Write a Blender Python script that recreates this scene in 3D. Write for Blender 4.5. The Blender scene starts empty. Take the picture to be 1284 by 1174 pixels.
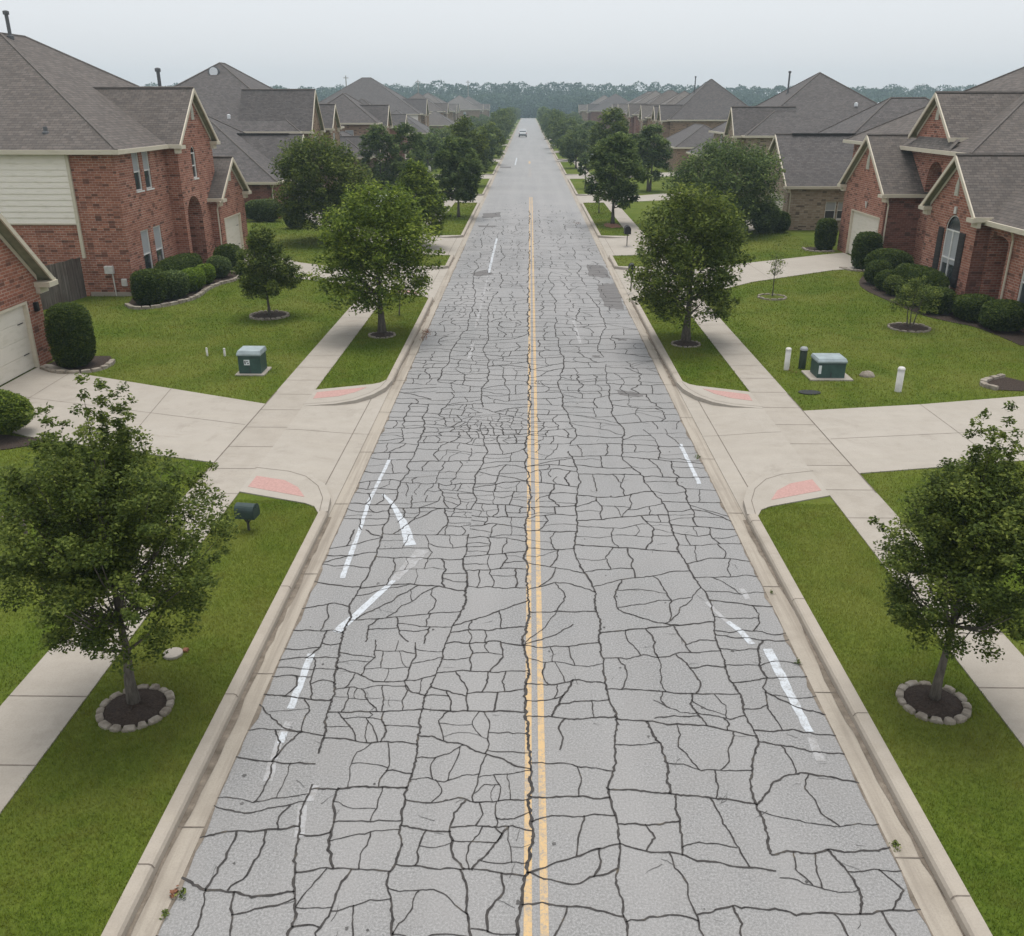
import bpy, math, random
import numpy as np
from mathutils import Vector
D = bpy.data
SC = bpy.context.scene
COL = SC.collection
R = math.radians

# ------------------------------------------------------------------ camera
EYE_H = 8.5
cam_d = D.cameras.new('camera')
cam_d.sensor_width = 36.0
cam_d.lens = 1120.0 / 1284.0 * 36.0
cam_d.clip_end = 5000.0
cam = D.objects.new('camera', cam_d)
COL.objects.link(cam)
cam.location = (0, 0, EYE_H)
cam.rotation_euler = (R(90 - 22.153), 0, R(0.9475))
SC.camera = cam

# ------------------------------------------------------------------ light
SUN_EL, SUN_AZ = 79.0, 8.0
w = D.worlds.new('World'); SC.world = w; w.use_nodes = True
nt = w.node_tree; nt.nodes.clear()
sky = nt.nodes.new('ShaderNodeTexSky'); sky.sky_type = 'NISHITA'; sky.sun_disc = False
sky.sun_elevation = R(SUN_EL); sky.sun_rotation = R(SUN_AZ)
sky.air_density = 1.0; sky.dust_density = 4.0; sky.ozone_density = 1.0
hs = nt.nodes.new('ShaderNodeHueSaturation'); hs.inputs['Saturation'].default_value = 0.36
ov = nt.nodes.new('ShaderNodeMix'); ov.data_type = 'RGBA'; ov.inputs[0].default_value = 0.62
ov.inputs[7].default_value = (7.75, 7.98, 8.3, 1)          # even cloud deck over the clear-sky colours
bg = nt.nodes.new('ShaderNodeBackground'); bg.inputs['Strength'].default_value = 0.1
wo = nt.nodes.new('ShaderNodeOutputWorld')
nt.links.new(sky.outputs[0], hs.inputs['Color']); nt.links.new(hs.outputs[0], ov.inputs[6])
nt.links.new(ov.outputs[2], bg.inputs['Color']); nt.links.new(bg.outputs[0], wo.inputs['Surface'])
sd = D.lights.new('sun', 'SUN'); sd.energy = 1.45; sd.angle = R(32); sd.color = (1.0, 0.965, 0.91)
so = D.objects.new('sun', sd); COL.objects.link(so)
so.rotation_euler = (-R(90 - SUN_EL), 0, -R(SUN_AZ))
SC.view_settings.view_transform = 'Standard'; SC.view_settings.look = 'None'
SC.view_settings.gamma = 1.0; SC.view_settings.exposure = 0.5
SC.view_settings.use_curve_mapping = False
cy = SC.cycles
cy.max_bounces = 6; cy.diffuse_bounces = 3; cy.glossy_bounces = 2; cy.transmission_bounces = 3
cy.transparent_max_bounces = 6; cy.volume_bounces = 0
cy.use_denoising = True

# ------------------------------------------------------------------ pixel of the plan -> metres (used for ground plans)
_p = R(22.15334); _yw = R(0.94752)
_f = np.array([-math.sin(_yw) * math.cos(_p), math.cos(_yw) * math.cos(_p), -math.sin(_p)])
_r = np.array([math.cos(_yw), math.sin(_yw), 0.0]); _u = np.cross(_r, _f)
def gp(px, py, z=0.15):
    d = _f + _r * (px - 642) / 1120.0 - _u * (py - 587) / 1120.0
    t = (z - EYE_H) / d[2]
    return (t * d[0], t * d[1])

# ------------------------------------------------------------------ materials
def lin(c):
    return tuple((x / 12.92 if x <= 0.04045 else ((x + 0.055) / 1.055) ** 2.4) for x in c)
class NT:
    def __init__(s, name):
        s.m = D.materials.new(name); s.m.use_nodes = True
        s.t = s.m.node_tree; s.t.nodes.clear()
        s.out = s.n('ShaderNodeOutputMaterial'); s.b = s.n('ShaderNodeBsdfPrincipled')
        s.l(s.b.outputs[0], s.out.inputs['Surface'])
        s.b.inputs['Specular IOR Level'].default_value = 0.3
    def n(s, t, **k):
        x = s.t.nodes.new(t)
        for a, v in k.items(): setattr(x, a, v)
        return x
    def l(s, a, b): s.t.links.new(a, b)
    def pos(s): return s.n('ShaderNodeNewGeometry').outputs['Position']
    def obj(s): return s.n('ShaderNodeTexCoord').outputs['Object']
    def noise(s, vec, scale, detail=3, rough=0.55, dist=0.0):
        x = s.n('ShaderNodeTexNoise'); s.l(vec, x.inputs['Vector'])
        x.inputs['Scale'].default_value = scale; x.inputs['Detail'].default_value = detail
        x.inputs['Roughness'].default_value = rough; x.inputs['Distortion'].default_value = dist
        return x.outputs['Fac']
    def ramp(s, fac, stops):
        x = s.n('ShaderNodeValToRGB'); s.l(fac, x.inputs[0]); e = x.color_ramp.elements
        while len(e) < len(stops): e.new(0.5)
        for k, (p, c) in enumerate(stops):
            e[k].position = p; e[k].color = (c if len(c) == 4 else (*c, 1)) if isinstance(c, tuple) else (c, c, c, 1)
        return x.outputs[0]
    def mix(s, fac, a, b, mode='MIX'):
        x = s.n('ShaderNodeMix', data_type='RGBA', blend_type=mode)
        for v, i in ((fac, 0), (a, 6), (b, 7)):
            if isinstance(v, (int, float)): x.inputs[i].default_value = v if i == 0 else (v, v, v, 1)
            elif isinstance(v, tuple): x.inputs[i].default_value = (*v[:3], 1)
            else: s.l(v, x.inputs[i])
        return x.outputs[2]
    def math(s, op, a, b=None, clamp=False):
        x = s.n('ShaderNodeMath', operation=op, use_clamp=clamp)
        for i, v in enumerate((a, b)):
            if v is None: continue
            if isinstance(v, (int, float)): x.inputs[i].default_value = v
            else: s.l(v, x.inputs[i])
        return x.outputs[0]
    def vmul(s, v, k):
        x = s.n('ShaderNodeVectorMath', operation='MULTIPLY'); s.l(v, x.inputs[0]); x.inputs[1].default_value = k
        return x.outputs[0]
    def color(s, c, rough=0.8):
        if isinstance(c, tuple): s.b.inputs['Base Color'].default_value = (*c[:3], 1)
        else: s.l(c, s.b.inputs['Base Color'])
        if isinstance(rough, (int, float)): s.b.inputs['Roughness'].default_value = rough
        else: s.l(rough, s.b.inputs['Roughness'])
    def bump(s, h, strength=0.3, dist=0.02):
        x = s.n('ShaderNodeBump'); s.l(h, x.inputs['Height'])
        x.inputs['Strength'].default_value = strength; x.inputs['Distance'].default_value = dist
        s.l(x.outputs[0], s.b.inputs['Normal'])
    def wall_uv(s):
        """(along-wall, height, 0) whichever way the wall faces"""
        g = s.n('ShaderNodeNewGeometry'); sp = s.n('ShaderNodeSeparateXYZ'); s.l(g.outputs['Position'], sp.inputs[0])
        sn = s.n('ShaderNodeSeparateXYZ'); s.l(g.outputs['True Normal'], sn.inputs[0])
        ax = s.math('GREATER_THAN', s.math('ABSOLUTE', sn.outputs[0]), s.math('ABSOLUTE', sn.outputs[1]))
        mx = s.n('ShaderNodeMix', data_type='FLOAT'); s.l(ax, mx.inputs[0]); s.l(sp.outputs[0], mx.inputs[2]); s.l(sp.outputs[1], mx.inputs[3])
        c = s.n('ShaderNodeCombineXYZ'); s.l(mx.outputs[0], c.inputs[0]); s.l(sp.outputs[2], c.inputs[1])
        return c.outputs[0], g.outputs['Position'], sp
def plain(name, c, rough=0.7, var=0.12, scale=9.0, metal=0.0, bump=0.0):
    k = NT(name); p = k.obj()
    n = k.noise(p, scale, 4)
    a = tuple(x * (1 - var) for x in c); b = tuple(min(1, x * (1 + var)) for x in c)
    k.color(k.ramp(n, [(0.3, a), (0.7, b)]), rough); k.b.inputs['Metallic'].default_value = metal
    if bump: k.bump(k.noise(p, scale * 8, 3), bump, 0.01)
    return k.m
M = {}
def brick(name, c1, c2, mortar, grime=(0.05, 0.035, 0.03), stone=False):
    k = NT(name); uv, pos, sp = k.wall_uv()
    b = k.n('ShaderNodeTexBrick'); k.l(uv, b.inputs['Vector'])
    b.inputs['Color1'].default_value = (*c1, 1); b.inputs['Color2'].default_value = (*c2, 1); b.inputs['Mortar'].default_value = (*mortar, 1)
    b.inputs['Scale'].default_value = 1.0
    b.inputs['Mortar Size'].default_value = 0.018 if not stone else 0.02
    b.inputs['Brick Width'].default_value = 0.29 if not stone else 0.4
    b.inputs['Row Height'].default_value = 0.108 if not stone else 0.16
    b.inputs['Bias'].default_value = -0.1; b.inputs['Mortar Smooth'].default_value = 0.3
    cellv = k.vmul(uv, (3.45, 9.26, 1))
    v = k.n('ShaderNodeTexWhiteNoise', noise_dimensions='2D')
    fl = k.n('ShaderNodeVectorMath', operation='FLOOR'); k.l(cellv, fl.inputs[0]); k.l(fl.outputs[0], v.inputs['Vector'])
    c = k.mix(k.math('MULTIPLY', v.outputs['Value'], 0.55), b.outputs['Color'], tuple(x * 0.62 for x in c2))
    st = k.ramp(v.outputs['Value'], [(0.86, 0.0), (0.93, 0.65)])
    c = k.mix(st, c, grime)
    n1 = k.noise(pos, 0.6, 4, 0.6)
    c = k.mix(k.ramp(n1, [(0.38, 0.35), (0.62, 0.0)]), c, tuple(x * 0.6 for x in c1))
    n2 = k.noise(pos, 2.2, 5, 0.65)
    c = k.mix(k.ramp(n2, [(0.6, 0.0), (0.78, 0.4)]), c, grime)
    k.color(c, 0.9); k.bump(b.outputs['Fac'], -0.4, 0.01)
    return k.m
M['brick'] = brick('red_brick', (0.44, 0.17, 0.105), (0.275, 0.1, 0.066), (0.5, 0.37, 0.3))
M['brick_dark_and_shaded'] = brick('dark_and_shaded_brick', (0.27, 0.1, 0.068), (0.17, 0.064, 0.048), (0.31, 0.21, 0.165))  # dark brick houses; also paints shade on camera-facing walls and recess backs
M['brick_tan'] = brick('tan_brick', (0.36, 0.23, 0.15), (0.28, 0.17, 0.11), (0.34, 0.28, 0.22))
M['stone'] = brick('tan_stone', (0.46, 0.36, 0.265), (0.31, 0.225, 0.16), (0.46, 0.4, 0.33), stone=True)
def shingle(name, base):
    k = NT(name); g = k.n('ShaderNodeNewGeometry'); sp = k.n('ShaderNodeSeparateXYZ'); k.l(g.outputs['Position'], sp.inputs[0])
    sn = k.n('ShaderNodeSeparateXYZ'); k.l(g.outputs['True Normal'], sn.inputs[0])
    ax = k.math('GREATER_THAN', k.math('ABSOLUTE', sn.outputs[0]), k.math('ABSOLUTE', sn.outputs[1]))
    mx = k.n('ShaderNodeMix', data_type='FLOAT'); k.l(ax, mx.inputs[0]); k.l(sp.outputs[0], mx.inputs[2]); k.l(sp.outputs[1], mx.inputs[3])
    c = k.n('ShaderNodeCombineXYZ'); k.l(mx.outputs[0], c.inputs[0]); k.l(sp.outputs[2], c.inputs[1])
    b = k.n('ShaderNodeTexBrick'); k.l(c.outputs[0], b.inputs['Vector']); b.inputs['Scale'].default_value = 1
    b.inputs['Brick Width'].default_value = 0.28; b.inputs['Row Height'].default_value = 0.1
    b.inputs['Mortar Size'].default_value = 0.012; b.inputs['Mortar Smooth'].default_value = 0.6; b.inputs['Bias'].default_value = 0
    d = lambda f: tuple(x * f for x in base)
    b.inputs['Color1'].default_value = (*d(1.35), 1); b.inputs['Color2'].default_value = (*d(0.75), 1); b.inputs['Mortar'].default_value = (*d(0.4), 1)
    n = k.noise(g.outputs['Position'], 0.35, 4, 0.6); n2 = k.noise(g.outputs['Position'], 5.0, 3, 0.6)
    col = k.mix(k.ramp(n, [(0.35, 0.0), (0.7, 0.45)]), b.outputs['Color'], d(0.78))
    col = k.mix(k.ramp(n2, [(0.45, 0.0), (0.75, 0.5)]), col, (base[0] * 1.5, base[1] * 1.4, base[2] * 1.3))
    st = k.noise(k.vmul(g.outputs['Position'], (1.3, 1.3, 0.12)), 1.0, 4, 0.6)
    col = k.mix(k.ramp(st, [(0.52, 0.0), (0.72, 0.4)]), col, d(0.6))
    k.color(col, 0.82); k.bump(b.outputs['Fac'], -0.5, 0.02)
    k.b.inputs['Specular IOR Level'].default_value = 0.35
    return k.m
M['roof_brown'] = shingle('brown_grey_shingles', (0.108, 0.093, 0.083))
M['roof_grey'] = shingle('grey_shingles', (0.094, 0.085, 0.082))
M['roof_light'] = shingle('weathered_shingles', (0.135, 0.12, 0.108))
M['ridge'] = plain('ridge_cap', (0.13, 0.115, 0.104), 0.9, 0.2, 6)
M['ridge_vent'] = plain('ridge_vent', (0.03, 0.028, 0.027), 0.9, 0.2, 6)
def trim(name, c):
    k = NT(name); p = k.obj(); n = k.noise(k.vmul(p, (1.5, 1.5, 6)), 1.2, 5, 0.6)
    k.color(k.mix(k.ramp(n, [(0.5, 0.0), (0.8, 0.45)]), c, (c[0] * 0.62, c[1] * 0.62, c[2] * 0.52)), 0.55)
    return k.m
M['trim'] = trim('cream_trim', (0.6, 0.54, 0.43)); M['trim_white'] = trim('white_trim', (0.72, 0.71, 0.68))
M['siding'] = trim('cream_siding', (0.86, 0.8, 0.71))
M['garage'] = trim('cream_garage_door', (0.7, 0.655, 0.57))
M['soffit'] = plain('soffit', (0.22, 0.22, 0.15), 0.8, 0.25, 3)
M['louver'] = trim('louver_vent', (0.5, 0.48, 0.4))
k = NT('window_glass'); k.color(k.ramp(k.noise(k.obj(), 0.8, 2), [(0.35, (0.03, 0.036, 0.038)), (0.7, (0.07, 0.08, 0.085))]), 0.06); k.b.inputs['Specular IOR Level'].default_value = 0.6; M['glass'] = k.m
k = NT('window_blind'); pz = k.n('ShaderNodeSeparateXYZ'); k.l(k.pos(), pz.inputs[0])
wv = k.math('FRACT', k.math('MULTIPLY', pz.outputs[2], 14.0))
k.color(k.mix(k.math('MULTIPLY', wv, 0.35), (0.4, 0.41, 0.42), (0.22, 0.23, 0.25)), 0.35); M['blind'] = k.m
M['shadow_room'] = plain('recess_shade', (0.04, 0.03, 0.026), 0.9)  # shade colour for the recess behind the balcony arch
M['door_wood'] = plain('dark_door', (0.05, 0.03, 0.022), 0.5)
M['shutter'] = plain('dark_shutter', (0.03, 0.026, 0.026), 0.6)
M['metal_pipe'] = plain('roof_pipe', (0.12, 0.125, 0.13), 0.6, 0.2); M['white_vent'] = plain('white_vent', (0.7, 0.72, 0.74), 0.5, 0.05)
M['fence'] = None
k = NT('weathered_fence'); p = k.pos(); n = k.noise(k.vmul(p, (9, 9, 0.5)), 1.0, 5, 0.65); n2 = k.noise(p, 0.9, 3)
k.color(k.mix(k.ramp(n2, [(0.4, 0.0), (0.7, 0.6)]), k.ramp(n, [(0.3, (0.06, 0.05, 0.043)), (0.7, (0.22, 0.19, 0.165))]), (0.07, 0.045, 0.035)), 0.95); k.bump(n, 0.5, 0.02); M['fence'] = k.m

def concrete(name, c, dirt=0.3):
    k = NT(name); p = k.pos()
    n0 = k.noise(p, 0.32, 4, 0.6); n1 = k.noise(p, 2.0, 6, 0.65); n2 = k.noise(p, 38.0, 3, 0.7); n3 = k.noise(k.vmul(p, (0.5, 3.5, 1)), 1.0, 4, 0.6)
    col = k.mix(k.ramp(n1, [(0.42, 0.0), (0.78, dirt)]), c, (c[0] * 0.62, c[1] * 0.6, c[2] * 0.56))
    ns = k.noise(p, 0.9, 5, 0.7, 0.6); col = k.mix(k.ramp(ns, [(0.56, 0.0), (0.72, 0.42)]), col, (c[0] * 0.55, c[1] * 0.53, c[2] * 0.5))
    col = k.mix(k.ramp(n0, [(0.35, 0.3), (0.65, 0.0)]), col, (c[0] * 0.75, c[1] * 0.73, c[2] * 0.7))
    col = k.mix(k.ramp(n2, [(0.3, 0.22), (0.55, 0.0), (0.75, 0.0)]), col, (c[0] * 0.5, c[1] * 0.5, c[2] * 0.48))
    col = k.mix(k.ramp(n3, [(0.5, 0.0), (0.75, 0.22)]), col, (c[0] * 1.12, c[1] * 1.1, c[2] * 1.06))
    k.color(col, 0.88); k.bump(n2, 0.25, 0.008)
    return k.m
M['concrete'] = concrete('driveway_concrete', (0.4, 0.364, 0.316)); M['walk'] = concrete('sidewalk_concrete', (0.385, 0.348, 0.3), 0.45)
M['kerb'] = concrete('kerb_concrete', (0.4, 0.355, 0.3), 0.4)
M['joint'] = plain('joint_line', (0.16, 0.135, 0.112), 0.95, 0.3, 5)
M['pink'] = plain('pink_ramp_pad', (0.43, 0.265, 0.235), 0.9, 0.12, 20)
k = NT('gutter_concrete'); p = k.pos(); c = (0.385, 0.342, 0.285)
st = k.noise(k.vmul(p, (7.0, 0.22, 1)), 1.0, 5, 0.62); n1 = k.noise(p, 1.6, 5, 0.6); n2 = k.noise(p, 40.0, 3, 0.7)
col = k.mix(k.ramp(st, [(0.45, 0.0), (0.66, 0.55)]), c, (0.19, 0.16, 0.13)); col = k.mix(k.ramp(n1, [(0.5, 0.0), (0.75, 0.35)]), col, (0.2, 0.17, 0.135))
col = k.mix(k.ramp(n2, [(0.3, 0.25), (0.55, 0.0)]), col, (0.18, 0.16, 0.14)); k.color(col, 0.9); k.bump(n2, 0.25, 0.008); M['gutter'] = k.m
k = NT('gutter_dirt'); p = k.pos(); n = k.noise(p, 3.0, 6, 0.7)
k.color(k.ramp(n, [(0.35, (0.13, 0.108, 0.083)), (0.55, (0.22, 0.185, 0.148)), (0.7, (0.31, 0.265, 0.21))]), 0.95); k.bump(k.noise(p, 60, 3), 0.6, 0.02); M['gutter_dirt'] = k.m

# asphalt: bleached, speckled aggregate, wheel-track tone
k = NT('bleached_asphalt'); p = k.pos()
n0 = k.noise(p, 0.16, 4, 0.6); n1 = k.noise(p, 1.3, 5, 0.6); n2 = k.noise(p, 34.0, 2, 0.7); n3 = k.noise(p, 95.0, 2, 0.8); nt_ = k.noise(k.vmul(p, (1.1, 0.035, 1)), 1.0, 3, 0.5)
base = k.ramp(n2, [(0.34, (0.145, 0.143, 0.14)), (0.5, (0.24, 0.237, 0.234)), (0.66, (0.345, 0.341, 0.336))])
base = k.mix(k.ramp(n3, [(0.4, 0.6), (0.5, 0.0)]), base, (0.13, 0.132, 0.13)); base = k.mix(k.ramp(n3, [(0.56, 0.0), (0.68, 0.4)]), base, (0.43, 0.42, 0.41))
base = k.mix(k.ramp(n1, [(0.45, 0.0), (0.75, 0.4)]), base, (0.215, 0.205, 0.195))
base = k.mix(k.ramp(n0, [(0.4, 0.0), (0.68, 0.45)]), base, (0.31, 0.3, 0.29))
base = k.mix(k.ramp(nt_, [(0.42, 0.0), (0.64, 0.35)]), base, (0.31, 0.3, 0.293))
k.color(base, 0.62); k.b.inputs['Specular IOR Level'].default_value = 0.5; k.bump(n3, 0.35, 0.006); M['asphalt'] = k.m; ASPH = base
k = NT('crack_tar'); p = k.pos(); n = k.noise(p, 6, 4, 0.7); k.color(k.ramp(n, [(0.35, (0.034, 0.031, 0.03)), (0.6, (0.068, 0.062, 0.058)), (0.74, (0.12, 0.1, 0.07))]), 0.95); M['crack'] = k.m
k = NT('hairline_crack'); k.color(k.ramp(k.noise(k.pos(), 2.5, 4, 0.7), [(0.35, (0.055, 0.052, 0.05)), (0.7, (0.16, 0.155, 0.15))]), 0.95); M['hair'] = k.m
k = NT('asphalt_patch'); p = k.pos(); n2 = k.noise(p, 40, 3, 0.7); n = k.noise(p, 1.2, 5); k.color(k.mix(n, k.ramp(n2, [(0.3, (0.1, 0.096, 0.094)), (0.7, (0.21, 0.2, 0.195))]), (0.165, 0.157, 0.152)), 0.9); M['patch'] = k.m
def paint(name, c, worn, thr):
    k = NT(name); p = k.pos(); n = k.noise(p, 7.0, 5, 0.75); n1 = k.noise(p, 34.0, 3, 0.75); n2 = k.noise(p, 0.5, 3)
    s = k.math('ADD', k.math('MULTIPLY', n, 0.5), k.math('ADD', k.math('MULTIPLY', n1, 0.35), k.math('MULTIPLY', n2, 0.15)))
    f = k.ramp(s, [(thr - 0.06, 0.0), (thr + 0.06, 1.0)])
    k.color(k.mix(k.math('MULTIPLY', f, worn), c, (0.27, 0.26, 0.25)), 0.75); return k.m
M['yellow'] = paint('worn_yellow_paint', (0.56, 0.39, 0.2), 0.85, 0.53); M['white'] = paint('worn_white_paint', (0.52, 0.55, 0.58), 0.85, 0.54)
M['white_faint'] = paint('faded_white_paint', (0.39, 0.39, 0.395), 0.9, 0.5); M['pale_patch'] = paint('pale_worn_patch', (0.34, 0.32, 0.3), 0.9, 0.5)

# greenery
def leafy(name, dark, mid, light, trans=0.3, patch=0.0, spec=0.18):
    k = NT(name); g = k.n('ShaderNodeNewGeometry')
    at = k.n('ShaderNodeAttribute'); at.attribute_name = 'tone'
    f = k.math('ADD', k.math('MULTIPLY', g.outputs['Random Per Island'], 0.55), k.math('MULTIPLY', at.outputs['Fac'], 0.45))
    col = k.ramp(f, [(0.1, dark), (0.5, mid), (0.92, light)])
    if patch:
        n = k.noise(g.outputs['Position'], 0.22, 4, 0.65); n2 = k.noise(g.outputs['Position'], 1.7, 4, 0.6)
        col = k.mix(k.ramp(n, [(0.42, 0.0), (0.62, patch)]), col, (light[0] * 1.25, light[1] * 0.98, light[2] * 1.3))
        n4 = k.noise(g.outputs['Position'], 0.45, 4, 0.6, 0.4); col = k.mix(k.ramp(n4, [(0.34, 0.6), (0.54, 0.0)]), col, (mid[0] * .55, mid[1] * .68, mid[2] * .6))
        col = k.mix(k.ramp(n2, [(0.5, 0.0), (0.72, patch * 0.7)]), col, (mid[0] * 1.5, mid[1] * 0.95, mid[2] * 1.2))
    k.color(col, 0.62); k.b.inputs['Specular IOR Level'].default_value = spec
    tr = k.n('ShaderNodeBsdfTranslucent'); k.l(col, tr.inputs[0]); ms = k.n('ShaderNodeMixShader'); ms.inputs[0].default_value = trans
    k.l(k.b.outputs[0], ms.inputs[1]); k.l(tr.outputs[0], ms.inputs[2]); k.l(ms.outputs[0], k.out.inputs['Surface'])
    return k.m
M['leaf_oak'] = leafy('oak_leaves', (0.039, 0.061, 0.0122), (0.1, 0.1403, 0.0268), (0.2562, 0.2989, 0.061), 0.42)
M['leaf_fresh'] = leafy('fresh_leaves', (0.0418, 0.0726, 0.011), (0.1265, 0.1848, 0.0242), (0.33, 0.396, 0.0605), 0.45)
M['leaf_dark'] = leafy('dark_leaves', (0.0383, 0.0661, 0.0209), (0.1044, 0.1531, 0.0452), (0.2436, 0.3044, 0.087), 0.42)
M['leaf_hedge'] = leafy('hedge_leaves', (0.0198, 0.0396, 0.0077), (0.0605, 0.0968, 0.0154), (0.165, 0.209, 0.033), 0.4)
M['leaf_gold'] = leafy('golden_leaves', (0.06, 0.11, 0.012), (0.14, 0.22, 0.022), (0.3, 0.4, 0.045), 0.4)
M['leaf_far'] = leafy('far_leaves', (0.0405, 0.0675, 0.0243), (0.108, 0.1512, 0.0486), (0.2295, 0.2767, 0.0837), 0.42)
M['leaf_woods'] = leafy('woods_leaves', (0.024, 0.05, 0.026), (0.05, 0.09, 0.045), (0.085, 0.13, 0.06))
M['grass'] = leafy('grass_blades', (0.08, 0.12, 0.013), (0.128, 0.178, 0.019), (0.195, 0.24, 0.034), 0.3, 0.55, 0.05)
k = NT('lawn_turf'); p = k.pos(); n = k.noise(p, 0.22, 4, 0.65); n1 = k.noise(p, 1.7, 4, 0.6); n2 = k.noise(k.vmul(p, (1, 0.6, 1)), 14.0, 4, 0.75)
col = k.ramp(n2, [(0.28, (0.055, 0.08, 0.011)), (0.5, (0.094, 0.128, 0.017)), (0.72, (0.135, 0.17, 0.028))])
n4 = k.noise(p, 0.45, 4, 0.6, 0.4); col = k.mix(k.ramp(n, [(0.42, 0.0), (0.62, 0.6)]), col, (0.15, 0.165, 0.04)); col = k.mix(k.ramp(n4, [(0.34, 0.6), (0.54, 0.0)]), col, (0.06, 0.1, 0.012)); col = k.mix(k.ramp(n1, [(0.5, 0.0), (0.72, 0.4)]), col, (0.09, 0.09, 0.022))
k.color(col, 0.95); k.b.inputs['Specular IOR Level'].default_value = 0.05; k.bump(n2, 0.8, 0.04); M['turf'] = k.m
k = NT('open_ground'); p = k.pos(); k.color(k.ramp(k.noise(p, 0.05, 5, 0.6), [(0.3, (0.05, 0.07, 0.02)), (0.7, (0.1, 0.115, 0.04))]), 0.95); M['ground'] = k.m
k = NT('bark'); p = k.obj(); n = k.noise(k.vmul(p, (14, 14, 3)), 1.5, 5, 0.7); k.color(k.ramp(n, [(0.3, (0.05, 0.042, 0.034)), (0.7, (0.17, 0.15, 0.125))]), 0.95); k.bump(n, 0.7, 0.03); M['bark'] = k.m
k = NT('bark_mulch'); p = k.pos(); n = k.noise(p, 30, 4, 0.75); k.color(k.ramp(n, [(0.3, (0.018, 0.013, 0.01)), (0.6, (0.07, 0.048, 0.036)), (0.78, (0.13, 0.1, 0.08))]), 0.95); k.bump(n, 1.0, 0.05); M['mulch'] = k.m
k = NT('edging_stone'); p = k.pos(); n = k.noise(p, 4.5, 5, 0.65); k.color(k.ramp(n, [(0.3, (0.15, 0.122, 0.095)), (0.5, (0.27, 0.235, 0.19)), (0.72, (0.38, 0.34, 0.29))]), 0.9); k.bump(k.noise(p, 25, 4), 0.5, 0.02); M['edge_stone'] = k.m
M['xf_green'] = plain('green_cabinet_paint', (0.045, 0.085, 0.075), 0.5, 0.25, 3.5); M['xf_lid'] = plain('pale_cabinet_lid', (0.28, 0.33, 0.34), 0.5, 0.2, 4)
M['white_plastic'] = plain('white_plastic', (0.6, 0.58, 0.54), 0.5, 0.12, 6); M['label_white'] = plain('sticker_white', (0.7, 0.72, 0.74), 0.5, 0.05); M['ink'] = plain('sticker_ink', (0.05, 0.05, 0.06), 0.6)
M['dark_green'] = plain('dark_green_plastic', (0.016, 0.03, 0.014), 0.5); M['grey_cap'] = plain('grey_cap', (0.3, 0.31, 0.31), 0.6)
M['mail_green'] = plain('mailbox_green', (0.03, 0.05, 0.047), 0.45, 0.2, 5); M['post'] = plain('dark_post', (0.05, 0.05, 0.045), 0.7); M['rust'] = plain('rusty_brown', (0.2, 0.09, 0.05), 0.9, 0.35, 14)
M['black'] = plain('black_plastic', (0.015, 0.015, 0.016), 0.5); M['wood_grey'] = plain('weathered_wood', (0.15, 0.12, 0.11), 0.9, 0.3, 12)
M['pole_wood'] = plain('pole_wood', (0.3, 0.26, 0.22), 0.9); M['car_white'] = plain('car_paint_white', (0.7, 0.71, 0.72), 0.25, 0.03); M['car_dark'] = plain('car_paint_dark', (0.03, 0.045, 0.045), 0.25, 0.05)
M['car_silver'] = plain('car_paint_silver', (0.45, 0.47, 0.5), 0.3, 0.04); M['car_glass'] = plain('car_glass', (0.02, 0.03, 0.032), 0.08, 0.05); M['tyre'] = plain('tyre_rubber', (0.02, 0.02, 0.02), 0.8); M['lamp_red'] = plain('tail_lamp', (0.3, 0.02, 0.015), 0.3)
M['rim'] = plain('wheel_rim', (0.4, 0.4, 0.42), 0.35, 0.05, metal=0.6)
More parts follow.
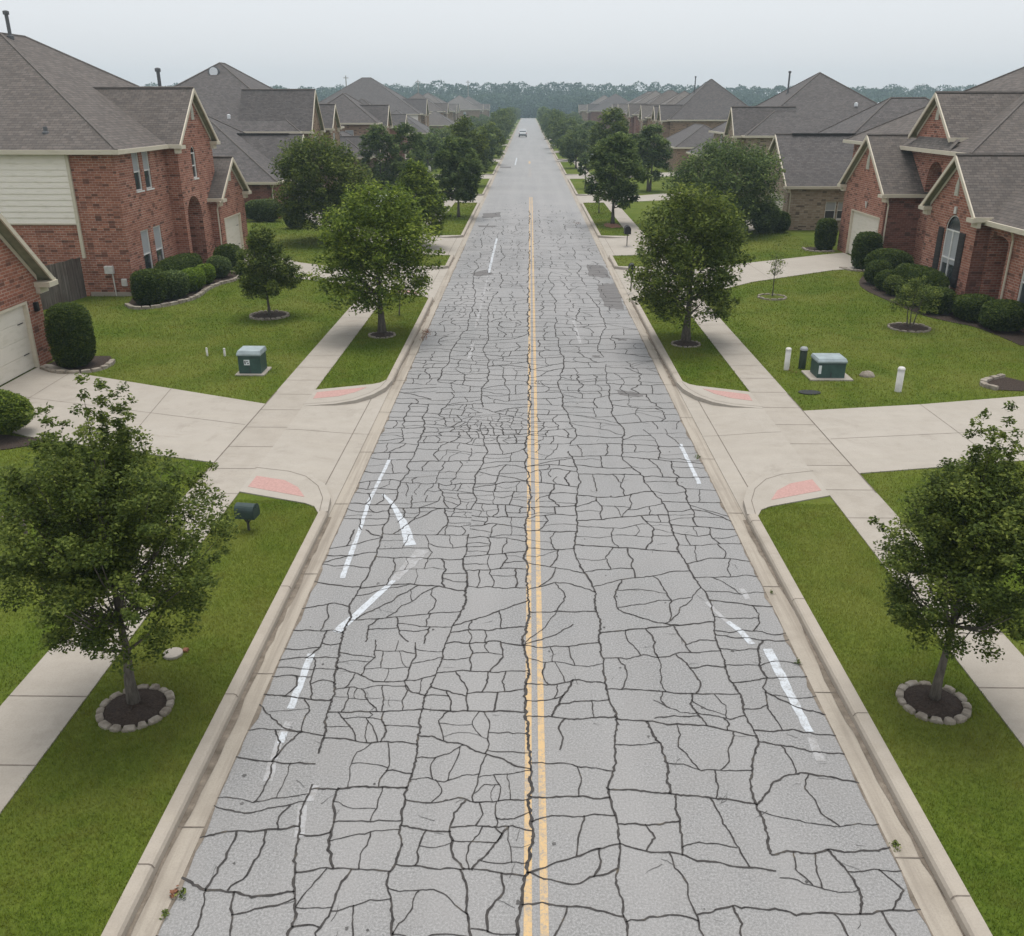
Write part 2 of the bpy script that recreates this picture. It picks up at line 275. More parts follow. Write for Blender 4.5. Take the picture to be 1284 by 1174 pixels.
# ------------------------------------------------------------------ mesh helpers
class MB:
    def __init__(s): s.v = []; s.f = []; s.mi = []
    def add(s, vs, fs, mi=0):
        o = len(s.v); s.v += [tuple(map(float, q)) for q in vs]; s.f += [tuple(o + i for i in f) for f in fs]; s.mi += [mi] * len(fs); return s
    def quad(s, a, b, c, d, mi=0): return s.add([a, b, c, d], [(0, 1, 2, 3)], mi)
    def tri(s, a, b, c, mi=0): return s.add([a, b, c], [(0, 1, 2)], mi)
    def box(s, x0, x1, y0, y1, z0, z1, mi=0):
        v = [(x, y, z) for z in (z0, z1) for y in (y0, y1) for x in (x0, x1)]
        return s.add(v, [(0, 2, 3, 1), (4, 5, 7, 6), (0, 1, 5, 4), (2, 6, 7, 3), (0, 4, 6, 2), (1, 3, 7, 5)], mi)
    def rbox(s, x0, x1, y0, y1, z0, z1, b=0.02, mi=0):
        """box with bevelled vertical edges and a bevelled top"""
        p = [(x0 + b, y0), (x1 - b, y0), (x1, y0 + b), (x1, y1 - b), (x1 - b, y1), (x0 + b, y1), (x0, y1 - b), (x0, y0 + b)]
        cx, cy_ = (x0 + x1) / 2, (y0 + y1) / 2
        q = [(cx + (x - cx) * (1 - 2 * b / (x1 - x0)), cy_ + (y - cy_) * (1 - 2 * b / (y1 - y0))) for x, y in p]
        v = [(x, y, z0) for x, y in p] + [(x, y, z1 - b) for x, y in p] + [(x, y, z1) for x, y in q]
        f = [(i, (i + 1) % 8, 8 + (i + 1) % 8, 8 + i) for i in range(8)] + [(8 + i, 8 + (i + 1) % 8, 16 + (i + 1) % 8, 16 + i) for i in range(8)]
        return s.add(v, f + [tuple(range(16, 24)), tuple(range(7, -1, -1))], mi)
    def prism(s, pts, z0, z1, mi=0, bottom=False):
        if sum(pts[i - 1][0] * pts[i][1] - pts[i][0] * pts[i - 1][1] for i in range(len(pts))) < 0: pts = pts[::-1]
        n = len(pts); v = [(x, y, z0) for x, y in pts] + [(x, y, z1) for x, y in pts]
        f = [(i, (i + 1) % n, n + (i + 1) % n, n + i) for i in range(n)] + [tuple(range(n, 2 * n))]
        if bottom: f.append(tuple(range(n - 1, -1, -1)))
        return s.add(v, f, mi)
    def tube(s, path, rad, n=8, mi=0, caps=True):
        path = [Vector(q) for q in path]; rad = rad if hasattr(rad, '__len__') else [rad] * len(path)
        v = []; prev = None
        for i, q in enumerate(path):
            d = (path[min(i + 1, len(path) - 1)] - path[max(i - 1, 0)]).normalized()
            a = (prev - d * prev.dot(d)) if prev is not None else d.orthogonal()
            a = a.normalized() if a.length > 1e-6 else d.orthogonal().normalized(); prev = a; b = d.cross(a)
            v += [tuple(q + (a * math.cos(2 * math.pi * k / n) + b * math.sin(2 * math.pi * k / n)) * rad[i]) for k in range(n)]
        f = [(i * n + k, i * n + (k + 1) % n, (i + 1) * n + (k + 1) % n, (i + 1) * n + k) for i in range(len(path) - 1) for k in range(n)]
        if caps: f += [tuple(range(n - 1, -1, -1)), tuple((len(path) - 1) * n + k for k in range(n))]
        return s.add(v, f, mi)
    def lathe(s, prof, c=(0, 0, 0), n=24, mi=0):
        v = [(c[0] + r * math.cos(2 * math.pi * k / n), c[1] + r * math.sin(2 * math.pi * k / n), c[2] + z) for r, z in prof for k in range(n)]
        f = [(i * n + k, i * n + (k + 1) % n, (i + 1) * n + (k + 1) % n, (i + 1) * n + k) for i in range(len(prof) - 1) for k in range(n)]
        f.append(tuple((len(prof) - 1) * n + k for k in range(n)))
        return s.add(v, f, mi)
    def build(s, name, mats, parent=None, smooth=False):
        me = D.meshes.new(name); me.from_pydata(s.v, [], s.f)
        for m in (mats if isinstance(mats, (list, tuple)) else [mats]): me.materials.append(m)
        me.polygons.foreach_set('material_index', s.mi)
        if smooth: me.polygons.foreach_set('use_smooth', [True] * len(s.f))
        me.update(); return link(name, me, parent)
def link(name, me, parent=None):
    o = D.objects.new(name, me); COL.objects.link(o)
    if parent: o.parent = parent; o.matrix_parent_inverse = parent.matrix_world.inverted() if False else o.matrix_parent_inverse
    return o
def tag(o, label, cat, group=None):
    o['label'] = label; o['category'] = cat
    if group: o['group'] = group
    return o
def thing(name, label, cat, loc=(0, 0, 0), group=None, rz=0.0):
    o = D.objects.new(name, None); COL.objects.link(o); o.location = loc; o.rotation_euler = (0, 0, rz); o.empty_display_size = 0.3
    return tag(o, label, cat, group)
def structure(o): o['kind'] = 'structure'; return o
def dup(root, loc, rz=0.0, scale=1.0, label=None, group=None):
    r = root.copy(); COL.objects.link(r); r.location = loc; r.rotation_euler = (0, 0, rz); r.scale = (scale,) * 3 if not hasattr(scale, '__len__') else scale
    if label: r['label'] = label
    if group: r['group'] = group
    for ch in list(root.children):
        c = ch.copy(); COL.objects.link(c); c.parent = r
        for g in ch.children:
            e = g.copy(); COL.objects.link(e); e.parent = c
    return r
def np_mesh(name, V, nper, mats, parent=None, tone=None):
    """V: (N*nper, 3) vertices of N separate faces with nper corners each"""
    V = np.asarray(V, dtype=np.float32).reshape(-1, 3); n = len(V) // nper
    me = D.meshes.new(name); me.vertices.add(len(V)); me.vertices.foreach_set('co', V.ravel())
    me.loops.add(len(V)); me.loops.foreach_set('vertex_index', np.arange(len(V), dtype=np.int32))
    me.polygons.add(n); me.polygons.foreach_set('loop_start', np.arange(0, len(V), nper, dtype=np.int32))
    if tone is not None:
        a = me.attributes.new('tone', 'FLOAT', 'POINT'); a.data.foreach_set('value', np.repeat(np.asarray(tone, np.float32), nper))
    for m in (mats if isinstance(mats, (list, tuple)) else [mats]): me.materials.append(m)
    me.update(calc_edges=True); me.validate()
    return link(name, me, parent)
def noise1(x, seed):
    """smooth 1-D noise in -1..1"""
    i = math.floor(x); t = x - i; t = t * t * (3 - 2 * t)
    h = lambda k: math.sin((k * 127.1 + seed * 311.7)) * 43758.5453 % 1.0 * 2 - 1
    return h(i) * (1 - t) + h(i + 1) * t
def inside(x, y, poly):
    c = False; j = len(poly) - 1
    for i in range(len(poly)):
        (xi, yi), (xj, yj) = poly[i], poly[j]
        if (yi > y) != (yj > y) and x < (xj - xi) * (y - yi) / (yj - yi) + xi: c = not c
        j = i
    return c
# ------------------------------------------------------------------ plan of the street (metres; +Y runs down the street)
RL, RR = -4.05, 4.53            # asphalt edges
GL, GR = -4.38, 4.88            # kerb face
KL, KR = -4.57, 5.09            # kerb back
SL0, SL1 = -6.66, -7.85         # left sidewalk
SR0, SR1 = 7.02, 8.15           # right sidewalk
Y0, Y1 = -14.0, 655.0
ground = structure(MB().box(-760, 760, -70, 880, -0.6, -0.09).build('ground', M['ground']))
# openings of the driveways (kerb line y0..y1; throat at the sidewalk is narrower)
OPEN = [(17.9, 28.0), (41.5, 50.4), (54.2, 63.0), (85.0, 93.6), (113.5, 121.5), (148, 156), (176, 184), (208, 216), (240, 248), (276, 284), (318, 326), (362, 370), (410, 418), (470, 478)]
VERGE = []
prev = Y0
for a, b in OPEN: VERGE.append((prev, a)); prev = b
VERGE.append((prev, Y1))
FLARE = 2.7
def side_polys(side):
    """per verge: grass polygon, the two concrete wings with kerb returns"""
    kx, gx, sx = (KL, GL, SL0) if side < 0 else (KR, GR, SR0)
    sg = -1 if side < 0 else 1
    out = []
    wd = abs(sx - kx)
    for i, (a, b) in enumerate(VERGE):
        fl = min(FLARE, (b - a) * 0.3) if i < 3 else min(1.2, (b - a) * 0.2)
        g = [(kx, a + 0.1 if i else a), (kx, b - 0.1), (kx + sg * 0.16, b + 0.24), (kx + sg * 0.4, b + 0.42), (sx, b + 1.05), (sx, a - (1.05 if i else 0))]
        if i: g += [(kx + sg * 0.4, a - 0.42), (kx + sg * 0.16, a - 0.24)]
        if fl < FLARE * 0.9: g = [(kx, a), (kx, b), (sx, b + 0.25), (sx, a - (0.25 if i else 0))]
        def wing(y, d):
            t = [(0.0, 0.0), (0.04, 0.28), (0.16, 0.55), (0.36, 0.78), (0.6, 0.91), (1.0, 1.0)] if fl >= FLARE * 0.9 else [(0, 0), (0.15, 0.3), (0.5, 0.7), (1, 1)]
            arc = [(gx + sg * (abs(sx - gx)) * u, y + d * fl * q) for u, q in t]
            if fl >= FLARE * 0.9: inner = [(sx, y + d * 1.05), (kx + sg * 0.4, y + d * 0.42), (kx + sg * 0.16, y + d * 0.24), (kx, y - d * 0.1)]
            else: inner = [(sx, y + d * 0.25), (kx, y)]
            return arc, inner
        W = []
        W.append((wing(b, 1), b, 1))
        if i: W.append((wing(a, -1), a, -1))
        out.append((g, W, fl))
    return out
road = MB()
N = 60
ys = [Y0 + (Y1 - Y0) * (i / N) ** 2 for i in range(N + 1)]
for i in range(N): road.quad((RL, ys[i], 0), (RR, ys[i], 0), (RR, ys[i + 1], 0), (RL, ys[i + 1], 0))
# --- paint and cracks are part of the road's own mesh: 1 yellow 2 white 3 faded 4 crack 5 hairline 6 patch 7 pale patch 8 edge dirt
def ribbon(mb, pts, wd, z, mi, step=0.0, jit=0.0, taper=False, seed=0):
    """flat strip along plan points; jagged when jit>0"""
    P = [np.array(q, float) for q in pts]
    if step:
        Q = []
        for a, b in zip(P[:-1], P[1:]):
            n = max(1, int(np.linalg.norm(b - a) / step)); Q += [a + (b - a) * k / n for k in range(n)]
        P = Q + [P[-1]]
    n = len(P); rn = random.Random(seed); L = []
    for i, q in enumerate(P):
        d = P[min(i + 1, n - 1)] - P[max(i - 1, 0)]; d = d / (np.linalg.norm(d) + 1e-9); nrm = np.array([-d[1], d[0]])
        ww = (wd if not hasattr(wd, '__len__') else wd[0] + (wd[1] - wd[0]) * i / max(1, n - 1)) * (1 + jit * 1.5 * rn.uniform(-0.5, 0.6))
        if taper: ww *= min(1, (n - 1 - i) / (n * 0.5) + 0.12)
        off = nrm * ww * jit * rn.uniform(-0.8, 0.8)
        L.append((q + off + nrm * ww / 2, q + off - nrm * ww / 2))
    v = [(e[0], e[1], z) for ab in L for e in ab]
    mb.add(v, [(2 * i, 2 * i + 1, 2 * i + 3, 2 * i + 2) for i in range(n - 1)], mi)
def cl(y): return 0.055 + 0.0023 * (y - 7)
for off0, off1 in ((0.0, 0.0), (0.185, 0.2)):
    pts = [(cl(y) + off0 + (off1 - off0) * min(1, y / 80), y) for y in np.linspace(Y0 + 8, 92, 60)]
    ribbon(road, pts, 0.095, 0.004, 1)
ribbon(road, [(0.32, 118), (0.33, 136)], 0.36, 0.004, 7); ribbon(road, [(0.3, 146), (0.32, 152)], 0.3, 0.004, 1); ribbon(road, [(0.3, 176), (0.32, 184)], 0.3, 0.004, 7)
def px(l): return [gp(x, y, 0) for x, y in l]
for l, wd, mi in [([(488, 577), (463, 628), (446, 680)], 0.085, 2), ([(446, 680), (429, 725)], 0.1, 2), ([(488, 576), (497, 577)], 0.1, 3), ([(480, 620), (490, 630), (500, 645), (508, 662), (515, 684)], (0.07, 0.24), 2),
                  ([(494, 728), (470, 750), (445, 772), (422, 793)], (0.1, 0.17), 2), ([(530, 690), (494, 728)], (0.3, 0.16), 3), ([(391, 820), (377, 855), (364, 889)], 0.115, 2), ([(362, 905), (350, 930), (343, 953)], 0.11, 3), ([(342, 955), (335, 980)], 0.12, 3), ([(357, 918), (351, 932)], 0.1, 2),
                  ([(623, 299), (618, 320), (613, 342)], 0.13, 2), ([(612, 345), (604, 380), (596, 412)], 0.1, 3), ([(593, 430), (588, 450)], 0.12, 3), ([(590, 299), (622, 299)], 0.14, 3), ([(648, 198), (646, 207)], 0.2, 2), ([(853, 557), (865, 582), (877, 607)], 0.1, 2),
                  ([(912, 780), (930, 793), (943, 808)], 0.11, 2), ([(885, 755), (912, 780)], 0.08, 3), ([(962, 814), (975, 838), (990, 868), (1015, 918)], (0.17, 0.12), 2), ([(1016, 925), (1030, 955)], 0.12, 3), ([(719, 402), (728, 432)], 0.12, 3),
                  ([(380, 1010), (374, 1050)], 0.13, 3), ([(930, 738), (938, 752)], 0.1, 3), ([(395, 985), (388, 1005)], 0.13, 3), ([(556, 268), (545, 300)], 0.08, 3)]:
    ribbon(road, px(l), wd, 0.0035 if mi == 3 else 0.005, mi, 0.15, 0.12, seed=len(l) + int(l[0][0]))
def patch(l, z=0.003, mi=6, seed=1):
    rn = random.Random(seed); P = px(l); Q = []
    for a, b in zip(P, P[1:] + P[:1]):
        n = 5
        for k in range(n): Q.append((a[0] + (b[0] - a[0]) * k / n + rn.uniform(-.06, .06), a[1] + (b[1] - a[1]) * k / n + rn.uniform(-1, 1) * min(.2, .12 * abs(P[0][1] - P[len(P) // 2][1]))))
    c = (sum(q[0] for q in Q) / len(Q), sum(q[1] for q in Q) / len(Q))
    for a, b in zip(Q, Q[1:] + Q[:1]): road.tri((c[0], c[1], z), (a[0], a[1], z), (b[0], b[1], z), mi)
patch([(749, 357), (770, 355), (778, 366), (783, 388), (760, 386), (752, 372)]); patch([(735, 332), (756, 333), (764, 345), (766, 349), (738, 347)], seed=2)
patch([(771, 489), (780, 490), (797, 492), (811, 495), (800, 498), (776, 496)], seed=3); patch([(767, 423), (778, 425), (788, 427), (775, 427)], seed=4); patch([(742, 446), (752, 446), (753, 448), (744, 448)], seed=5)
patch([(590, 343), (612, 338), (618, 344), (598, 347)], seed=7)
for q in ([(600, 283), (622, 283), (622, 285), (600, 285)], [(606, 268), (628, 266), (628, 272), (604, 274)], [(626, 209), (641, 209), (641, 211), (626, 211)], [(627, 184), (634, 184), (634, 186), (627, 186)]): patch(q, seed=8)
# --- cracks: every crack grows until it meets an older one, so the slabs close; older cracks are wider
rc = random.Random(23)
def crack(pts, wd, mi=4, taper=False, jit=0.42):
    y = min(q[1] for q in pts); st = 0.04 if y < 14 else (0.06 if y < 24 else (0.12 if y < 45 else 0.3))
    ribbon(road, pts, wd, 0.0075 if mi == 4 else 0.0065, mi, st, jit, taper, seed=rc.randrange(1 << 30))
def wig(P, amp):
    Q = [P[0]]; s = rc.uniform(0, 99)
    for a, b_ in zip(P[:-1], P[1:]):
        L = math.hypot(b_[0] - a[0], b_[1] - a[1]); n = max(1, int(L / .07)); nx, ny = -(b_[1] - a[1]) / (L + 1e-9), (b_[0] - a[0]) / (L + 1e-9)
        for k in range(1, n + 1):
            t = k / n; o = amp * noise1(s + len(Q) * .6, 4.4) * (1 if k < n else .3); Q.append((a[0] + (b_[0] - a[0]) * t + nx * o, a[1] + (b_[1] - a[1]) * t + ny * o))
    return Q
def area(P): return abs(sum(P[i - 1][0] * P[i][1] - P[i][0] * P[i - 1][1] for i in range(len(P)))) / 2
CLUSTER = [(-.35, 8.6, .7), (3.6, 7.6, .8), (1.9, 8.4, .5), (-.9, 15.5, .9), (.9, 21, .8), (2.6, 11.2, .5), (-2.6, 11.0, .5), (-.6, 24, 1.3), (1.6, 28, 1.2), (3.2, 17.5, .6)]
def target(c):
    t = .47 * (1 + .5 * noise1(c[0] * .55 + 3, 2.2) * 1.0 + .45 * noise1(c[1] * .33, 7.7))
    for x, y, r in CLUSTER:
        if math.hypot(c[0] - x, (c[1] - y) * .8) < r: t *= .42
    return max(.07, t)
def grow(P, depth):
    """split slab outline P in two with one new crack; recurse"""
    A = area(P); xs_ = [q[0] for q in P]; ys_ = [q[1] for q in P]; w_, h_ = max(xs_) - min(xs_), max(ys_) - min(ys_); c = (sum(xs_) / len(P), sum(ys_) / len(P)); c = ((max(xs_) + min(xs_)) / 2 * .5 + c[0] * .5, (max(ys_) + min(ys_)) / 2 * .5 + c[1] * .5)
    if A < target(c) * rc.uniform(.65, 1.5) or depth > 11: return
    o = (c[0] + rc.gauss(0, .12) * w_, c[1] + rc.gauss(0, .12) * h_)
    ang = (0 if h_ > w_ * rc.uniform(.75, 1.25) else math.pi / 2) + (rc.gauss(0, .13) if rc.random() < .9 else rc.choice([-1, 1]) * rc.uniform(.35, .7))
    d = (math.cos(ang), math.sin(ang)); hit = []
    for i in range(len(P)):
        a, b_ = P[i], P[(i + 1) % len(P)]; e = (b_[0] - a[0], b_[1] - a[1]); den = d[0] * e[1] - d[1] * e[0]
        if abs(den) < 1e-9: continue
        t = ((a[0] - o[0]) * e[1] - (a[1] - o[1]) * e[0]) / den; u = ((a[0] - o[0]) * d[1] - (a[1] - o[1]) * d[0]) / den
        if 0 <= u < 1: hit.append((t, i, (a[0] + e[0] * u, a[1] + e[1] * u)))
    neg = [q for q in hit if q[0] < 0]; pos = [q for q in hit if q[0] >= 0]
    if not neg or not pos: return
    q0, q1 = max(neg), min(pos); a, b_ = q0[2], q1[2]; L = math.hypot(a[0] - b_[0], a[1] - b_[1])
    if L < .08: return
    n = max(2, int(L / .22)); bow = rc.gauss(0, .085) * L; nx, ny = -(b_[1] - a[1]) / L, (b_[0] - a[0]) / L
    mid = [(a[0] + (b_[0] - a[0]) * k / n + nx * (bow * math.sin(math.pi * k / n) + rc.gauss(0, .032)), a[1] + (b_[1] - a[1]) * k / n + ny * (bow * math.sin(math.pi * k / n) + rc.gauss(0, .032))) for k in range(1, n)]
    line = [a] + mid + [b_]; y = o[1]; lon = abs(d[1]) > .6
    f = 1.0 if y < 44 else max(0.0, 1 - (y - 44) / 46)
    if rc.random() < f * (.97 if lon else .94 - .35 * (1 - f)):
        wd = (.031, .028, .025, .022, .019, .016, .0135, .012, .01, .009, .008, .008)[min(11, depth)] * rc.uniform(.7, 1.25) * (1 + .007 * y) * (1.12 if lon else .86)
        crack(wig(line, .024), wd, 4 if wd > .0095 or rc.random() < .5 else 5)
    i, j = q0[1], q1[1]; m = len(P)
    P1 = line + [P[(j + 1 + k) % m] for k in range((i - j) % m)]; P2 = line[::-1] + [P[(i + 1 + k) % m] for k in range((j - i) % m)]
    for Q in (P1, P2):
        if len(Q) > 2 and area(Q) < A * .97: grow(Q, depth + 1)
YC0, YC1 = 4.6, 88.0
mains = [-2.75, -1.35, 0.0, 1.3, 2.9]
def mx(i, y):
    if i < 0: return RL
    if i > 4: return RR
    if i == 2: return cl(y) - .03 + .075 * noise1(y * .7, 3.3) + .05 * noise1(y * 2.3, 5.1) + .02 * noise1(y * 6, 8.1)
    return mains[i] + .42 * noise1(y * .13 + i * 7, i + 1.3) + .16 * noise1(y * .55, i + 31.7) + .06 * noise1(y * 1.9, i + 77.3) + .02 * noise1(y * 6, i + 5.5)
for i in range(5):
    y = YC0
    while y < YC1:
        L = rc.uniform(.5, 1.6); f = 1.0 if y < 44 else max(.08, 1 - (y - 44) / 46)
        if rc.random() < (.93 if y < 30 else f * .88): crack([(mx(i, q), q) for q in np.linspace(y, y + L, max(4, int(L / .08)))], (.027 if i != 2 else .036) * rc.uniform(.75, 1.2) * (1 + .007 * y), jit=.5)
        y += L
for i in range(6):
    cut = YC0 + rc.uniform(-.8, 0); cuts = []
    while cut < YC1: cuts.append((cut, rc.gauss(0, .12))); cut += rc.uniform(1.1, 3.4)
    for (y0_, s0), (y1_, s1) in zip(cuts[:-1], cuts[1:]):
        n = max(4, int((y1_ - y0_) / .12)); Lf = [(mx(i - 1, q), q) for q in np.linspace(y0_ - s0, y1_ - s1, n)]; Rt = [(mx(i, q), q) for q in np.linspace(y0_ + s0, y1_ + s1, n)]
        k = 5; bt = [(Lf[0][0] + (Rt[0][0] - Lf[0][0]) * t, Lf[0][1] + (Rt[0][1] - Lf[0][1]) * t + .05 * noise1(y0_ * 3 + t * 4, i + 2)) for t in np.linspace(0, 1, k)]
        tp = [(Lf[-1][0] + (Rt[-1][0] - Lf[-1][0]) * t, Lf[-1][1] + (Rt[-1][1] - Lf[-1][1]) * t + .05 * noise1(y1_ * 3 + t * 4, i + 2)) for t in np.linspace(0, 1, k)]
        f = 1.0 if y1_ < 44 else max(0.0, 1 - (y1_ - 44) / 40)
        if rc.random() < f: crack(wig(tp, .018), .022 * rc.uniform(.75, 1.2) * (1 + .009 * y1_))
        grow(bt[:-1] + Rt[:-1] + tp[::-1][:-1] + Lf[::-1][:-1], 2)
for _ in range(170):                 # hairline dead ends
    y = 6.0 + 32 * rc.random() ** 1.5; x0 = rc.uniform(RL + .3, RR - .3); p = [(x0, y)]; an = rc.choice([0, math.pi, 1.57, -1.57]) + rc.uniform(-.5, .5)
    for k in range(rc.randrange(2, 5)): an += rc.gauss(0, .3); p.append((p[-1][0] + math.cos(an) * .07, p[-1][1] + math.sin(an) * .07))
    crack(p, .007, 5, True)
for _ in range(60):   # small pits and stains
    y = 6 + 26 * rc.random() ** 1.5; x = rc.uniform(RL + .2, RR - .2); r = rc.uniform(.012, .03)
    road.add([(x + r * rc.uniform(.5, 1.4) * math.cos(t), y + r * rc.uniform(.6, 1.6) * math.sin(t), .006) for t in np.linspace(0, 5.6, 8)], [tuple(range(8))], 5)
# ragged dirty asphalt edge against the gutter pan
for x, s in ((RL, 1), (RR, -1)):
    for q0, q1 in zip(np.linspace(5, 60, 300)[:-1], np.linspace(5, 60, 300)[1:]):
        a = 0.015 + 0.05 * max(0, noise1(q0 * 2.2, 9 + s)) + 0.03 * max(0, noise1(q0 * 9, 19 + s)); b = 0.015 + 0.05 * max(0, noise1(q1 * 2.2, 9 + s)) + 0.03 * max(0, noise1(q1 * 9, 19 + s))
        road.quad((x, q0, .0055), (x + s * a, q0, .0055), (x + s * b, q1, .0055), (x, q1, .0055), 8)
structure(road.build('road', [M['asphalt'], M['yellow'], M['white'], M['white_faint'], M['crack'], M['hair'], M['patch'], M['pale_patch'], M['gutter_dirt']]))

GRASS_POLYS = []          # where blades grow: (polygon, ymax)
for side in (-1, 1):
    sg = side; rx, gx, kx, sx, tx = (RL, GL, KL, SL0, SL1) if side < 0 else (RR, GR, KR, SR0, SR1)
    gut = MB(); lo, hi = min(rx, gx), max(rx, gx)
    for a, b in zip(ys[:-1], ys[1:]): gut.quad((lo, a, 0.006 if side > 0 else 0.0), (hi, a, 0.0 if side > 0 else 0.006), (hi, b, 0.0 if side > 0 else 0.006), (lo, b, 0.006 if side > 0 else 0.0))
    yj = 8.7 if side < 0 else 8.35
    while yj < 120:
        gut.quad((lo, yj, .011), (hi, yj, .011), (hi, yj + .018, .011), (lo, yj + .018, .011), 1); yj += 3.3
    # dirt line at the kerb foot
    for (a, b) in VERGE:
        if a > 60: break
        n = max(2, int((b - max(a, 4)) / .2)); t = np.linspace(max(a, 4), b, n)
        for q0, q1 in zip(t[:-1], t[1:]):
            f = lambda q: 0.06 + 0.05 * noise1(q * .5, 3 + side) + 0.03 * noise1(q * 3, 5 + side)
            gut.quad((gx, q0, .008), (gx - sg * f(q0), q0, .009), (gx - sg * f(q1), q1, .009), (gx, q1, .008), 2)
    structure(gut.build('gutter', [M['gutter'], M['joint'], M['gutter_dirt']]))
    kerb = MB(); apr = MB(); wing = MB(); verge = MB()
    for vi, (g, W, fl) in enumerate(side_polys(side)):
        a, b = VERGE[vi]
        if fl < FLARE * .9: pass
        # straight kerb with a rounded nose
        prof = [(gx, -.05), (gx, .10), (gx + sg * .025, .145), (gx + sg * .06, .16), (kx, .16), (kx, .05)]
        segs = np.linspace(a, b, max(2, int((b - a) / 3.3) + 1))
        for p0, p1 in zip(prof[:-1], prof[1:]): kerb.quad((p0[0], a, p0[1]), (p1[0], a, p1[1]), (p1[0], b, p1[1]), (p0[0], b, p0[1]))
        kerb.quad((gx, b, -.05), (kx, b, -.05), (kx, b, .155), (gx, b, .155)); kerb.quad((gx, a, -.05), (kx, a, -.05), (kx, a, .155), (gx, a, .155))
        if a < 80:
            yj = max(a, 0) + (1.35 if side < 0 else 1.05)
            while yj < b - .3:
                for p0, p1 in zip(prof[1:4], prof[2:5]): kerb.quad((p0[0] - sg * .004, yj, p0[1] + .003), (p1[0] - sg * .004, yj, p1[1] + .003), (p1[0] - sg * .004, yj + .02, p1[1] + .003), (p0[0] - sg * .004, yj + .02, p0[1] + .003), 1)
                yj += 3.3
        verge.prism(g, -.05, .13)
        GRASS_POLYS.append((g, .13))
        for (arc, inner), y, d in W:
            wing.prism(arc + inner, -.04, .157)
            # kerb cap line following the return
            if fl >= FLARE * .9:
                nv = []
                for i in range(len(arc)):
                    p0, p1 = np.array(arc[max(0, i - 1)]), np.array(arc[min(len(arc) - 1, i + 1)]); t = p1 - p0; t /= np.linalg.norm(t); q = np.array([-t[1], t[0]]); q = q if q[1] * d < 0 or abs(q[1]) < .05 and q[0] * sg > 0 else -q; nv.append(q)
                for i in range(len(arc) - 1):
                    c4 = [tuple(np.array(arc[k]) + nv[k] * o_) + (.161,) for k, o_ in ((i, .17), (i, .185), (i + 1, .185), (i + 1, .17))]; wing.quad(*c4, 1)
                wdx = abs(sx - kx)
                pk = [(kx + sg * .50, y + d * .75), (kx + sg * .78, y + d * 1.3), (kx + sg * 1.2, y + d * 1.72), (sx - sg * .14, y + d * 1.98), (sx - sg * .12, y + d * 1.32)]
                wing.prism(pk, .15, .1625, 2)
    for oi, (a, b) in enumerate(OPEN):
        n = 6; xs = [gx + (sx - gx) * t for t in np.linspace(0, 1, n)]; zz = [0.012, 0.03, 0.062, 0.1, 0.135, 0.152]
        ma, mb_ = (1.35 if oi < 2 else .35), (1.35 if oi < 1 else .35)
        for i in range(n - 1):
            t0, t1 = i / (n - 1), (i + 1) / (n - 1); apr.quad((xs[i], a + ma * t0, zz[i]), (xs[i + 1], a + ma * t1, zz[i + 1]), (xs[i + 1], b - mb_ * t1, zz[i + 1]), (xs[i], b - mb_ * t0, zz[i]))
        if a < 60:
            m = (a + b) / 2 + .3; ap = lambda x: 0.004 + np.interp(abs(x - gx), [abs(q - gx) for q in xs], zz)
            for i in range(n - 1): apr.quad((xs[i], m, ap(xs[i])), (xs[i + 1], m, ap(xs[i + 1])), (xs[i + 1], m + .014, ap(xs[i + 1])), (xs[i], m + .014, ap(xs[i])), 1)
            x = gx + sg * .42; apr.quad((x, a + .6, ap(x) + .001), (x + sg * .02, a + .6, ap(x + sg * .02) + .001), (x + sg * .02, b - .6, ap(x + sg * .02) + .001), (x, b - .6, ap(x) + .001), 1)
    structure(kerb.build('kerb', [M['kerb'], M['joint']])); structure(apr.build('driveway_apron', [M['concrete'], M['joint']])); structure(wing.build('kerb_return', [M['concrete'], M['joint'], M['pink']]))
    structure(verge.build('verge_lawn', M['turf']))
    # sidewalk slabs
    sw = MB(); lo, hi = min(sx, tx), max(sx, tx)
    for a, b in zip(ys[:-1], ys[1:]): sw.quad((lo, a, .152), (hi, a, .152), (hi, b, .152), (lo, b, .152))
    for x in (lo, hi): sw.quad((x, Y0, .0), (x, Y1, .0), (x, Y1, .152), (x, Y0, .152))
    yj = 0.45 if side < 0 else 0.9
    while yj < 150:
        sw.quad((lo, yj, .156), (hi, yj, .156), (hi, yj + .02, .156), (lo, yj + .02, .156), 1); yj += 1.53
    for a, b in OPEN[:3]:
        sw.quad((tx, a + 1.2, .1565), (tx - sg * .03, a + 1.2, .1565), (tx - sg * .03, b - 1.2, .1565), (tx, b - 1.2, .1565), 1)
    structure(sw.build('sidewalk', [M['walk'], M['joint']]))
    lawn = MB()
    far = 85
    yl = [Y0 - 30] + list(np.linspace(5, 150, 30)) + [300, 655]
    for a, b in zip(yl[:-1], yl[1:]): lawn.quad((sx + sg * .3, a, .13), (sg * far, a, .13), (sg * far, b, .13), (sx + sg * .3, b, .13))
    structure(lawn.build('lawn', M['turf']))
